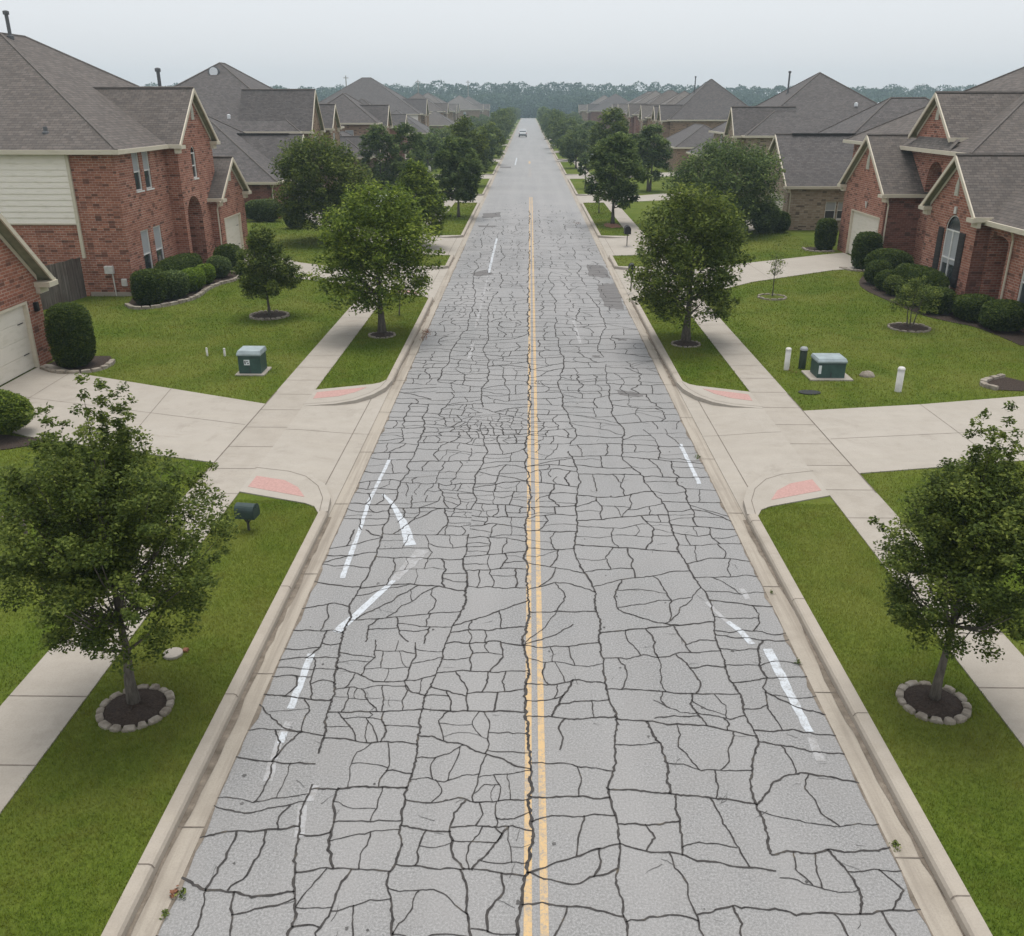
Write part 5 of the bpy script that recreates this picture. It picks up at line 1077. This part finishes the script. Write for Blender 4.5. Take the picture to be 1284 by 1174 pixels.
# ------------------------------------------------------------------ beds and stone rings
def stone_path(mb, P, wd, z0, z1, lenm, seed, closed=False):
    """edging stones set end to end: one continuous strip, pinched at every joint"""
    rn = random.Random(seed); P = [np.array(q, float) for q in P]
    if closed: P = P + [P[0]]
    D_ = [0.0]
    for a, b in zip(P[:-1], P[1:]): D_.append(D_[-1] + np.linalg.norm(b - a))
    T = D_[-1]; n = max(3, round(T / lenm)); st = []
    cuts = [T * (k + (rn.uniform(-.15, .15) if 0 < k < n else 0)) / n for k in range(n + 1)]
    for a, b in zip(cuts[:-1], cuts[1:]):
        h = rn.uniform(-.012, .02); w_ = rn.uniform(.88, 1.08); g = min(.02, (b - a) * .12)
        st += [(a + g * .5, .72, z0 + (z1 - z0) * .35), (a + g * 1.6, w_, z1 + h - .008), (a + (b - a) * .5, w_ * 1.04, z1 + h), (b - g * 1.6, w_, z1 + h - .012), (b - g * .5, .72, z0 + (z1 - z0) * .35)]
    V = []
    for s, w_, z in st:
        s = min(s, T); i = max(0, min(len(D_) - 2, int(np.searchsorted(D_, s)) - 1)); t = (s - D_[i]) / (D_[i + 1] - D_[i] + 1e-9)
        q = P[i] + (P[i + 1] - P[i]) * t; d = P[i + 1] - P[i]; d = d / np.linalg.norm(d); nv = np.array([-d[1], d[0]]) * wd / 2 * w_
        V += [(*(q - nv), z0), (*(q - nv * .9), z - .012), (*(q - nv * .62), z), (*(q + nv * .62), z), (*(q + nv * .9), z - .012), (*(q + nv), z0)]
    m = len(st); F = [(6 * i + k, 6 * i + k + 1, 6 * i + 7 + k, 6 * i + 6 + k) for i in range(m - 1) for k in range(5)]
    if closed: F += [(6 * (m - 1) + k, 6 * (m - 1) + k + 1, k + 1, k) for k in range(5)]
    mb.add(V, F)
BEDS = []
def ring(label, c, r, wd=.11, seed=0, hgt=.06, mulch='mulch', ls=.2):
    rt = thing('tree_ring', label, 'tree ring', (*c, .13), 'edged rings round the trees'); rn = random.Random(seed)
    P = [(r * math.cos(a), r * math.sin(a)) for a in np.linspace(0, 2 * math.pi, 33)[:-1]]
    m = MB(); stone_path(m, P, wd, -.03, hgt, ls, seed, True); m.build('stone_edging', M['edge_stone'], rt)
    d = MB(); rr = r - wd * .3; N_ = 24; pr = [(rr, .02), (rr * .75, .05), (rr * .4, .075), (.06, .085)]
    V = [(q * math.cos(2 * math.pi * j / N_), q * math.sin(2 * math.pi * j / N_), z + rn.uniform(-.012, .012)) for q, z in pr for j in range(N_)]
    d.add(V, [(i * N_ + j, i * N_ + (j + 1) % N_, (i + 1) * N_ + (j + 1) % N_, (i + 1) * N_ + j) for i in range(3) for j in range(N_)] + [tuple(range(3 * N_, 4 * N_))]); d.build('mulch', M[mulch], rt)
    BEDS.append([(c[0] + (r + wd * .4) * math.cos(a), c[1] + (r + wd * .4) * math.sin(a)) for a in np.linspace(0, 6.28, 20)[:-1]])
ring('pale stone ring round the nearest young oak on the left verge', gp(170, 887), .50, .12, 1); ring('pale stone ring round the young oak on the right verge', gp(1170, 880), .47, .12, 2)
ring('low worn stone ring round the bright-green tree', gp(479, 420), .5, .1, 3, .05); ring('low worn pinkish ring round the dense dark-green tree', gp(860, 431), .52, .09, 4, .04)
ring('stone ring round the small neat tree on the left lawn', gp(338, 396), .78, .12, 5, .09, 'mulch', .24); ring('pale ring round the sparse thin sapling', gp(968, 373), .62, .1, 6, .08, 'turf', .3); ring('pale ring round the multi-stemmed young tree', gp(1140, 411), .78, .1, 7, .07, 'mulch', .3)
def bed(label, poly, front=None, seed=0, wd=.22, hgt=.12, ls=.42, name='planting_bed'):
    rt = thing(name, label, 'bed', (0, 0, 0)); d = MB(); d.prism(poly, .1, .155); d.build('mulch', M['mulch'], rt)
    if front: m = MB(); stone_path(m, front, wd, .08, .15 + hgt, ls, seed); m.build('stone_edging', M['edge_stone'], rt)
    BEDS.append(poly); return rt
def smooth(P, k=2):
    for _ in range(k):
        Q = [P[0]]
        for a, b in zip(P[:-1], P[1:]): Q += [(a[0] * .75 + b[0] * .25, a[1] * .75 + b[1] * .25), (a[0] * .25 + b[0] * .75, a[1] * .25 + b[1] * .75)]
        P = Q + [P[-1]]
    return P
fl = smooth([(-17.95, 39.6), (-17.3, 38.75), (-16.5, 39.0), (-15.75, 40.0), (-15.35, 41.3), (-15.5, 42.6), (-15.55, 43.6), (-15.35, 44.9), (-14.9, 45.6), (-15.0, 47.2), (-15.9, 48.0)])
bed('mulch bed with a wavy stone edge before the left house', fl + [(-17.2, 51.2), (-17.7, 50.0), (-17.8, 47.5), (-18.45, 47.4), (-18.45, 41.6)], fl, 1)
fr_ = smooth([(19.2, 50.0), (17.4, 47.2), (16.6, 45.2), (16.4, 43.4), (16.6, 41.5), (16.75, 39.5), (16.9, 38.2), (17.5, 36.9), (18.3, 36.0), (18.5, 33.0)])
bed('dark mulch bed along the right house front', fr_ + [(19.7, 33.0), (19.7, 39.0), (19.05, 39.2), (19.05, 44.0), (19.3, 44.3)])
f3 = [(-16.55, 29.3), (-15.9, 28.75), (-15.2, 28.6), (-14.55, 28.95), (-14.35, 29.6), (-14.5, 30.2)]; f3 = smooth(f3)
bed('small stone-edged bed under the drum-shaped bush at the left garage', f3 + [(-14.9, 30.9), (-16.6, 30.9)], f3, 2, .2, .1, .36)
f4 = smooth([(17.3, 50.1), (17.6, 49.3), (18.3, 48.9), (19.1, 49.0)]); bed('stone pad under the drum-shaped bush at the right garage', f4 + [(19.2, 50.6), (17.8, 50.8)], f4, 3, .3, .08, .45)
f5 = smooth([(17.3, 57.4), (17.2, 56.4), (17.8, 55.8), (18.8, 55.9)]); bed('stone-edged pad under the far drum-shaped bush by the garage driveway', f5 + [(19.1, 57.6), (17.8, 57.9)], f5, 4, .16, .07, .4)
f6 = smooth([(-15.2, 21.6), (-13.9, 21.4), (-12.9, 22.0), (-12.9, 22.4)]); bed('dark mulch bed under the loose bright shrub', f6 + [(-13.6, 22.5), (-15.0, 22.9)])
f7 = smooth([(14.9, 27.3), (14.6, 27.7), (14.9, 28.3), (15.8, 28.8)]); bed('stone-edged bed corner at the right edge by the driveway', f7 + [(16.4, 28.0), (15.6, 27.2)], f7, 5, .2, .1, .36)
rm = MB(); cc = gp(768, 283); rnm = random.Random(3); rm.add([(cc[0] + .62 * math.cos(a) * rnm.uniform(.8, 1.15), cc[1] + 1.6 * math.sin(a) * rnm.uniform(.8, 1.1), .165) for a in np.linspace(0, 6.1, 16)] + [(cc[0], cc[1], .2)], [(i, (i + 1) % 16, 16) for i in range(16)])
tag(rm.build('mulch_patch', M['rust']), 'patch of red mulch round the trunk on the right verge', 'mulch patch')

# ------------------------------------------------------------------ grass blades
def grass():
    rng = np.random.default_rng(77)
    def zone(x0, x1, y0, y1, n, polys, excl):
        X = rng.uniform(x0, x1, n); Y = rng.uniform(y0, y1, n); k = np.ones(n, bool)
        def inp(poly):
            c = np.zeros(n, bool); j = len(poly) - 1
            for i in range(len(poly)):
                xi, yi = poly[i]; xj, yj = poly[j]
                if yi != yj: c ^= ((yi > Y) != (yj > Y)) & (X < (xj - xi) * (Y - yi) / (yj - yi) + xi)
                j = i
            return c
        if polys:
            k[:] = False
            for p in polys: k |= inp(p)
        for p in excl: k &= ~inp(p)
        return np.stack([X[k], Y[k]], 1)
    parts = []
    vp = [g for g, z in GRASS_POLYS]; ex = BEDS + DW
    for (x0, x1, y0, y1, dens, h, wd, polys) in [
        (-6.75, -4.5, 6.3, 18.5, 2300, .045, .009, vp), (5.0, 7.1, 6.3, 18.5, 2300, .045, .009, vp), (-6.75, -4.5, 26, 42.5, 420, .055, .022, vp), (5.0, 7.1, 26, 42.5, 420, .055, .022, vp),
        (-13.5, SL1, 10, 23, 700, .052, .015, None), (SR1, 13.2, 11.5, 23, 700, .052, .015, None), (-24, -13.5, 2, 24, 220, .055, .024, None), (13.2, 24, 2, 24.5, 220, .055, .024, None), (-13.5, SL1, 2, 10, 400, .052, .018, None), (SR1, 13.2, 2, 11.5, 400, .052, .018, None), (-6.75, -4.5, 1, 6.3, 600, .05, .015, vp), (5, 7.1, 1, 6.3, 600, .05, .015, vp), (-18.3, SL1, 24.5, 34, 330, .055, .022, None), (SR1, 19, 24.5, 34, 330, .055, .022, None),
        (-20.4, SL1, 34, 50, 170, .06, .032, None), (SR1, 18.9, 34, 50, 170, .06, .032, None), (-19.6, SL1, 50, 72, 60, .07, .05, None), (SR1, 18.4, 50, 72, 60, .07, .05, None), (-6.75, -4.5, 50, 86, 90, .07, .045, vp), (5, 7.1, 50, 86, 90, .07, .045, vp)]:
        n = int((x1 - x0) * (y1 - y0) * dens); P = zone(x0, x1, y0, y1, n, polys, ex); m = len(P)
        az = rng.uniform(0, 2 * np.pi, m); hh = h * rng.uniform(.55, 1.35, m); lean = rng.uniform(.2, 1.0, m) * hh; w_ = wd * rng.uniform(.7, 1.3, m)
        b = np.stack([P[:, 0], P[:, 1], np.full(m, .125)], 1); dx = np.stack([np.cos(az), np.sin(az), np.zeros(m)], 1); px_ = np.stack([-np.sin(az), np.cos(az), np.zeros(m)], 1)
        tip = b + dx * lean[:, None] + np.array([0, 0, 1]) * hh[:, None]
        parts.append(np.stack([b - px_ * w_[:, None] / 2, b + px_ * w_[:, None] / 2, tip], 1))
    V = np.concatenate(parts); o = np_mesh('grass', V, 3, M['grass'], None, rng.random(len(V))); o['kind'] = 'stuff'
grass()
# weeds in the kerb cracks
rw = np.random.default_rng(5); wp = []
for (qx, qy), r, n in [((875, 574), .08, 40), ((1122, 1062), .05, 30), ((1000, 832), .04, 26), ((968, 745), .04, 16), ((228, 1122), .05, 30), ((208, 1148), .04, 24)]:
    c = np.array([*gp(qx, qy, 0), .0]); p = c + rw.normal(size=(n, 3)) * np.array([r * .5, r, .0]); p[:, 2] = rw.uniform(.01, .06, n); wp.append(leaf_quads(rw, p, .05, .022))
np_mesh('weeds', np.concatenate(wp), 4, M['leaf_oak'], None, rw.random(sum(len(q) for q in wp)))['kind'] = 'stuff'
lp = []
for (qx, qy), r, n in [((535, 417), .16, 90), ((531, 424), .14, 50), ((218, 1124), .04, 16), ((724, 280), .3, 30), ((988, 467), .2, 30), ((104, 1030), .0, 0)]:
    if n: c = np.array([*gp(qx, qy, 0), .0]); p = c + rw.normal(size=(n, 3)) * np.array([r * .5, r * 1.6, .0]); p[:, 2] = rw.uniform(.008, .04, n) + (.13 if qx == 988 else 0); lp.append(leaf_quads(rw, p, .06, .035))
np_mesh('leaf_litter', np.concatenate(lp), 4, M['rust'], None)['kind'] = 'stuff'

# ------------------------------------------------------------------ distant woods (one mass)
def woods():
    rng = np.random.default_rng(31); rn = random.Random(31); C = []; 
    for row, (y0, hmin, hmax) in enumerate([(560, 7, 10), (655, 11, 15), (690, 15, 18), (725, 18, 21), (760, 20.5, 23)]):
        x = -470
        while x < 470:
            x += rn.uniform(5.5, 9.5); y = y0 + rn.uniform(-14, 14)
            if row == 0 and abs(x) < 34: continue
            if row == 0 and rn.random() < .35: continue
            H = rn.uniform(hmin, hmax) * (1 + .12 * noise1(x * .012, row + 2)); 
            if rn.random() < .05: H *= 1.1
            if abs(x) < 14 and row == 1: H = rn.uniform(8, 12)
            C.append((x, y, H, rn.uniform(5.5, 8.5)))
    Q = []; T = []
    for x, y, H, r in C:
        n = 800; u = rng.normal(size=(n, 3)); u /= np.linalg.norm(u, axis=1)[:, None]; lob = rng.normal(size=(6, 3)); f = np.ones(n)
        for v in lob: v /= np.linalg.norm(v); f += .13 * np.exp(-(1 - u @ v) * 6) * rn.uniform(-.6, 1)
        P = u * (f * rng.uniform(.86, 1.0, n))[:, None] * np.array([r * 1.3, r * 1.3, H * .52]) + np.array([x, y, H * .47]); P[:, 2] = np.maximum(P[:, 2], .3)
        Q.append(leaf_quads(rng, P, 1.5, 1.3, .4)); T.append(np.clip(rn.gauss(.5, .25) + rng.normal(0, .12, n), 0, 1))
    o = np_mesh('distant_woods', np.concatenate(Q), 4, M['leaf_woods'], None, np.concatenate(T)); o['kind'] = 'stuff'
woods()
# ------------------------------------------------------------------ small things
def transformer(label, c, sx, sy, h, pad, seed, text):
    rt = thing('utility_cabinet', label, 'utility cabinet', (*c, .13)); b = MB()
    b.box(-sx / 2, sx / 2, -sy / 2, sy / 2, .05, .05 + h * .82); b.build('body', M['xf_green'], rt)
    l = MB(); o = .03; v = [(-sx / 2 - o, -sy / 2 - o, .05 + h * .8), (sx / 2 + o, -sy / 2 - o, .05 + h * .8), (sx / 2 + o, sy / 2 + o, .05 + h * .8), (-sx / 2 - o, sy / 2 + o, .05 + h * .8)]
    t = [(x * .93, y * .9 + .03, .05 + h) for x, y, z in v]; v2 = [(x, y, z + .05) for x, y, z in v]
    l.add(v + v2 + t, [(3, 2, 1, 0)] + [(i, (i + 1) % 4, 4 + (i + 1) % 4, 4 + i) for i in range(4)] + [(4 + i, 4 + (i + 1) % 4, 8 + (i + 1) % 4, 8 + i) for i in range(4)] + [(8, 9, 10, 11)]); l.build('lid', M['xf_lid'], rt)
    p = MB(); p.rbox(-pad[0] / 2, pad[0] / 2, -pad[1] / 2, pad[1] / 2, -.05, .055, .015); p.build('pad', M['walk'], rt)
    k = MB(); x0 = -sx * .12 if text else -sx / 2 + .03
    if text:
        k.box(x0 - .09, x0 + .1, -sy / 2 - .006, -sy / 2, .05 + h * .38, .05 + h * .62)
        k.box(x0 - .07, x0 - .03, -sy / 2 - .009, -sy / 2 - .006, .05 + h * .43, .05 + h * .57, 1); k.box(x0 - .01, x0 + .05, -sy / 2 - .009, -sy / 2 - .006, .05 + h * .52, .05 + h * .56, 1); k.box(x0 + .02, x0 + .07, -sy / 2 - .009, -sy / 2 - .006, .05 + h * .44, .05 + h * .48, 1)
    else: k.box(x0, x0 + .09, -sy / 2 - .006, -sy / 2, .05 + h * .22, .05 + h * .66)
    k.build('sticker', [M['label_white'], M['ink']], rt)
    s = MB(); s.box(-.012, .012, -sy / 2 - .012, -sy / 2, .08, .05 + h * .3); s.box(-sx / 2 + .03, sx / 2 - .03, -sy / 2 - .008, -sy / 2, .05 + h * .7, .05 + h * .72); s.build('hasp', M['ink'], rt)
transformer('dark green utility cabinet with grey lid and small white sticker on the left lawn', (-9.2, 29.0), .74, .72, .76, (.98, .98), 1, True)
transformer('blue-green utility cabinet with sloped lid on a wide pad on the right lawn', (9.98, 28.8), .9, .75, .64, (1.4, 1.1), 2, False)
def marker(label, c, h, r, mat, cap=None, group='marker posts on the lawns'):
    rt = thing('marker_post', label, 'post', (*c, .13), group); b = MB(); b.lathe([(r * 1.05, -.05), (r, .02), (r, h - r * .6)], (0, 0, 0), 14); b.build('post_shaft', M[mat], rt, True)
    t = MB(); t.lathe([(r * 1.12, h - r * .6), (r * 1.12, h - r * .2), (r * .8, h + r * .25), (r * .1, h + r * .4)], (0, 0, 0), 14); t.build('cap', M[cap or mat], rt, True)
marker('slim white marker post left of the dark green post on the right lawn', gp(986, 463), .74, .09, 'white_plastic'); marker('white marker post nearest the right driveway, standing alone', gp(1126, 490), .76, .105, 'white_plastic')
marker('dark green post with grey cap behind the blue-green cabinet', (9.42, 29.75), .72, .12, 'dark_green', 'grey_cap')
marker('thin white pipe stub on the left lawn, the one farther from the cabinet', gp(260, 446), .3, .035, 'white_plastic'); marker('thin pale pipe stub on the left lawn, nearer the cabinet', gp(282, 446), .28, .04, 'white_plastic')
def mailbox(label, c, rz, wd=.3, ln=.5, hz=.3, h0=.34, mat='mail_green', name='mailbox'):
    rt = thing(name, label, 'mailbox', (*c, .13), None, rz); p = MB(); p.tube([(0, 0, -.05), (0, 0, h0)], .028, 8); p.tube([(0, 0, h0 - .16), (-ln * .3, 0, h0 + .01)], .016, 6); p.tube([(0, 0, h0 - .16), (ln * .3, 0, h0 + .01)], .016, 6); p.build('post', M['post'], rt)
    b = MB(); n = 10; pr = [(-wd / 2, 0)] + [(-wd / 2 * math.cos(math.pi * k / n), hz * .5 + hz * .5 * math.sin(math.pi * k / n)) for k in range(n + 1)] + [(wd / 2, 0)]; m = len(pr)
    b.add([(-ln / 2, y, h0 + z) for y, z in pr] + [(ln / 2, y, h0 + z) for y, z in pr], [(i, (i + 1) % m, m + (i + 1) % m, m + i) for i in range(m)] + [tuple(range(m - 1, -1, -1)), tuple(range(m, 2 * m))]); b.build('box', M[mat], rt)
    d = MB(); d.add([(ln / 2 + .012, y * 1.04, h0 + z * 1.02) for y, z in pr], [tuple(range(m))]); d.box(ln / 2 + .012, ln / 2 + .03, -.03, .03, h0 + hz * .75, h0 + hz * .8); d.build('front_flap', M[mat], rt)
mailbox('dark green round-topped mailbox on a thin post at the left verge driveway corner', (-5.86, 16.95), R(-8), .3, .42, .3, .33)
mailbox('small black mailbox on a post beside the second right driveway', gp(786, 308), R(90), .4, .6, .5, .75, 'black')
mailbox('black mailbox on the right verge between kerb and the dense dark-green tree', gp(791, 364), R(90), .3, .4, .4, .9, 'black')
mailbox('white box on a post in the lawn under the paired dark trees', gp(538, 222), R(90), .5, .6, .6, .7, 'white_plastic')
# arched hoop at the left edge
a = MB(); n = 14; r = .3; W = .09
for k in range(n):
    t0, t1 = math.pi * k / n, math.pi * (k + 1) / n
    q = lambda t, rr, y: (rr * math.cos(t), y, .22 + rr * math.sin(t))
    for (ra, ya, rb, yb) in ((r, -W, r, W), (r - .07, -W, r - .07, W), (r, -W, r - .07, -W), (r, W, r - .07, W)): a.quad(q(t0, ra, ya), q(t1, ra, ya), q(t1, rb, yb), q(t0, rb, yb))
a.box(r - .07, r, -W, W, -.1, .22); a.box(-r, -r + .07, -W, W, -.1, .22)
o = a.build('garden_hoop', M['wood_grey']); o.location = (-10.72, 16.55, .13); o.rotation_euler = (0, 0, R(25)); tag(o, 'weathered grey arched hoop standing in the lawn at the left edge', 'garden hoop')
# lids in the grass
rt = thing('valve_cover', 'pale round utility cover in the left verge grass beside the young oak', 'cover', (*gp(217, 820), .13)); m = MB(); m.lathe([(.155, -.02), (.155, .045), (.14, .055), (.1, .052), (.09, .056), (.02, .056)], (0, 0, 0), 24); m.build('lid', M['walk'], rt)
m = MB()
m.rbox(.12, .21, .06, .16, -.02, .045, .01)
m.build('brick_rim', M['rust'], rt)
m = MB(); m.lathe([(.3, -.02), (.3, .03), (.25, .036), (.02, .036)], (0, 0, 0), 24); g = m.build('drain_cover', M['black']); g.location = (*gp(1015, 492), .13); g.scale = (1.15, .75, 1); tag(g, 'dark flat oval drain cover in the grass before the blue-green cabinet', 'drain cover')
rg = random.Random(9); m = MB(); pr = []
for i in range(7):
    ph = math.pi / 2 * i / 6
    for j in range(14): th = 2 * math.pi * j / 14; k = rg.uniform(.92, 1.06); pr.append((.26 * math.cos(ph) * math.cos(th) * k, .22 * math.cos(ph) * math.sin(th) * k, .2 * math.sin(ph) * k - .02))
m.add(pr, [(i * 14 + j, i * 14 + (j + 1) % 14, (i + 1) * 14 + (j + 1) % 14, (i + 1) * 14 + j) for i in range(6) for j in range(14)]); g = m.build('rock', M['edge_stone'], None, True); g.location = (*gp(1087, 471), .13); tag(g, 'grey boulder in the right lawn beside the blue-green cabinet', 'rock')
# plank fence between the two left houses
fr = thing('plank_fence', 'weathered grey wooden plank fence between the left garage and the house with siding', 'fence', (-20.7, 41.6, .1)); P0, P1 = np.array([-.0, 0.0]), np.array([-1.5, -8.5]); pl = MB(); rn = random.Random(8); L = float(np.linalg.norm(P1)); nb = int(L / .15)
dv = P1 / L; nv = np.array([-dv[1], dv[0]])
for k in range(nb):
    a = dv * (k * .15 + .004); b = dv * (k * .15 + .142); h = 1.85 + rn.uniform(-.02, .03); q = [a, b, b + nv * .022, a + nv * .022]; o = rn.uniform(-.006, .006)
    pl.prism([(x[0] + nv[0] * o, x[1] + nv[1] * o) for x in q], -.05, h)
pl.build('boards', M['fence'], fr)
rl = MB()
for z in (.4, 1.1, 1.6): q = [dv * 0 - nv * .05, dv * L - nv * .05, dv * L - nv * .01, dv * 0 - nv * .01]; rl.prism([tuple(x) for x in q], z, z + .09, 0, True)
rl.build('rails', M['fence'], fr)
# vehicles far down the street
def car(label, c, rz, body, suv=True):
    rt = thing('parked_car', label, 'car', (*c, .01), None, rz); w_, l, h = .92, 2.3, (1.75 if suv else 1.45); b = MB()
    pr = [(-l, .35), (-l, .85), (-l + .1, 1.0), (-l + (.15 if suv else .9), 1.05), (-l + (.45 if suv else 1.35), h), (l - 2.1, h), (l - 1.35, 1.05), (l - .15, .95), (l, .7), (l, .35)]; m = len(pr)
    def wd(z): return w_ * (.8 if z > 1.2 else 1)
    b.add([(-wd(z), x, z) for x, z in pr] + [(wd(z), x, z) for x, z in pr], [(i, (i + 1) % m, m + (i + 1) % m, m + i) for i in range(m)] + [tuple(range(m)), tuple(range(2 * m - 1, m - 1, -1))]); b.build('body', M[body], rt)
    g = MB(); e = .012; i0 = 3; (xa, za), (xb, zb) = pr[3], pr[4]; g.quad((-w_ * .82, xa - e + .05, za + .1), (w_ * .82, xa - e + .05, za + .1), (w_ * .72, xb - e - .02, zb - .1), (-w_ * .72, xb - e - .02, zb - .1))
    (xa, za), (xb, zb) = pr[6], pr[5]; g.quad((-w_ * .85, xa + e - .06, za + .06), (w_ * .85, xa + e - .06, za + .06), (w_ * .74, xb + e + .06, zb - .06), (-w_ * .74, xb + e + .06, zb - .06))
    for s in (-1, 1): g.quad((s * w_ * .93, pr[3][0] + .3, 1.12), (s * w_ * .93, pr[6][0] - .3, 1.12), (s * w_ * .83, pr[5][0] - .1, h - .14), (s * w_ * .83, pr[4][0] + .2, h - .14))
    g.build('glass', M['car_glass'], rt)
    for x in (-l + .75, l - .8):
        for s in (-1, 1):
            t = MB(); t.tube([(s * (w_ - .2), x, .34), (s * (w_ + .01), x, .34)], .34, 16); ty = t.build('wheel', M['tyre'], rt); k = MB(); k.tube([(s * (w_ - .02), x, .34), (s * (w_ + .02), x, .34)], .2, 12); k.build('rim', M['rim'], ty)
    bp = MB(); bp.box(-w_ * .98, w_ * .98, -l - .08, -l + .02, .32, .62); bp.box(-w_ * .98, w_ * .98, l - .02, l + .08, .3, .55); bp.build('bumper', M['car_dark'], rt)
    for s in (-1, 1): t = MB(); t.box(s * w_ - (.16 if s > 0 else 0), s * w_ + (0 if s > 0 else .16), -l - .012, -l + .05, .78, 1.0); t.build('tail_lamp', M['lamp_red'], rt)
    return rt
cw = car('white car with dark rear window driving away down the middle of the far street', (-1.4, 268), 0, 'car_white'); cw.scale = (1.2, 1.1, 1.2)
car('white car parked on the right driveway under the dark bushy tree', (10.6, 146.5), R(86), 'car_white'); car('silver car parked beyond the white one on the right driveway', (11.2, 152.5), R(82), 'car_silver', False)
car('pale car half hidden behind the light-green feathery tree on the left driveway', (-12.2, 80.5), R(-70), 'car_white', False)
# far utility poles above the woods
for k, (qx, yy, top, lab) in enumerate([(434.5, 420, 95, 'tall pale utility pole above the woods, left of the broad blue-grey roof'), (524.5, 480, 100, 'thin utility pole above the woods over the far left roofs'), (587, 520, 101, 'short utility pole poking from the woods left of the road end')]):
    d0 = _f + _r * (qx - 642) / 1120 - _u * (112 - 587) / 1120; x = d0[0] / d0[1] * yy; zt = top_z(x, yy, top)
    rt = thing('utility_pole', lab, 'pole', (x, yy, 0), 'utility poles'); m = MB(); m.tube([(0, 0, -.2), (0, 0, zt)], [.28, .2], 8); m.build('post_shaft', M['pole_wood'], rt); m = MB(); m.box(-1.1, 1.1, -.1, .1, zt - 1.0, zt - .75); m.build('cross_arm', M['pole_wood'], rt)

# ------------------------------------------------------------------ haze over the far street
HZ = D.materials.new('haze_air'); HZ.use_nodes = True; t = HZ.node_tree; t.nodes.clear(); v = t.nodes.new('ShaderNodeVolumePrincipled'); o = t.nodes.new('ShaderNodeOutputMaterial')
v.inputs['Color'].default_value = (.68, .86, .95, 1); v.inputs['Density'].default_value = .00055; v.inputs['Anisotropy'].default_value = 0.0; t.links.new(v.outputs[0], o.inputs['Volume'])
hz = MB().box(-770, 770, -80, 890, -1.6, 36).build('haze', HZ); hz['kind'] = 'stuff'

# put each house's, bed's origin at its own base
from mathutils import Matrix
for o in list(COL.objects):
    if o.type == 'EMPTY' and o.children and o.location.length < 1e-6:
        vs = [c.matrix_basis @ Vector(b) for c in o.children if c.type == 'MESH' for b in c.bound_box]
        c = Vector(((min(q.x for q in vs) + max(q.x for q in vs)) / 2, (min(q.y for q in vs) + max(q.y for q in vs)) / 2, max(0, min(q.z for q in vs))))
        o.location = c
        for ch in o.children: ch.location = ch.location - c
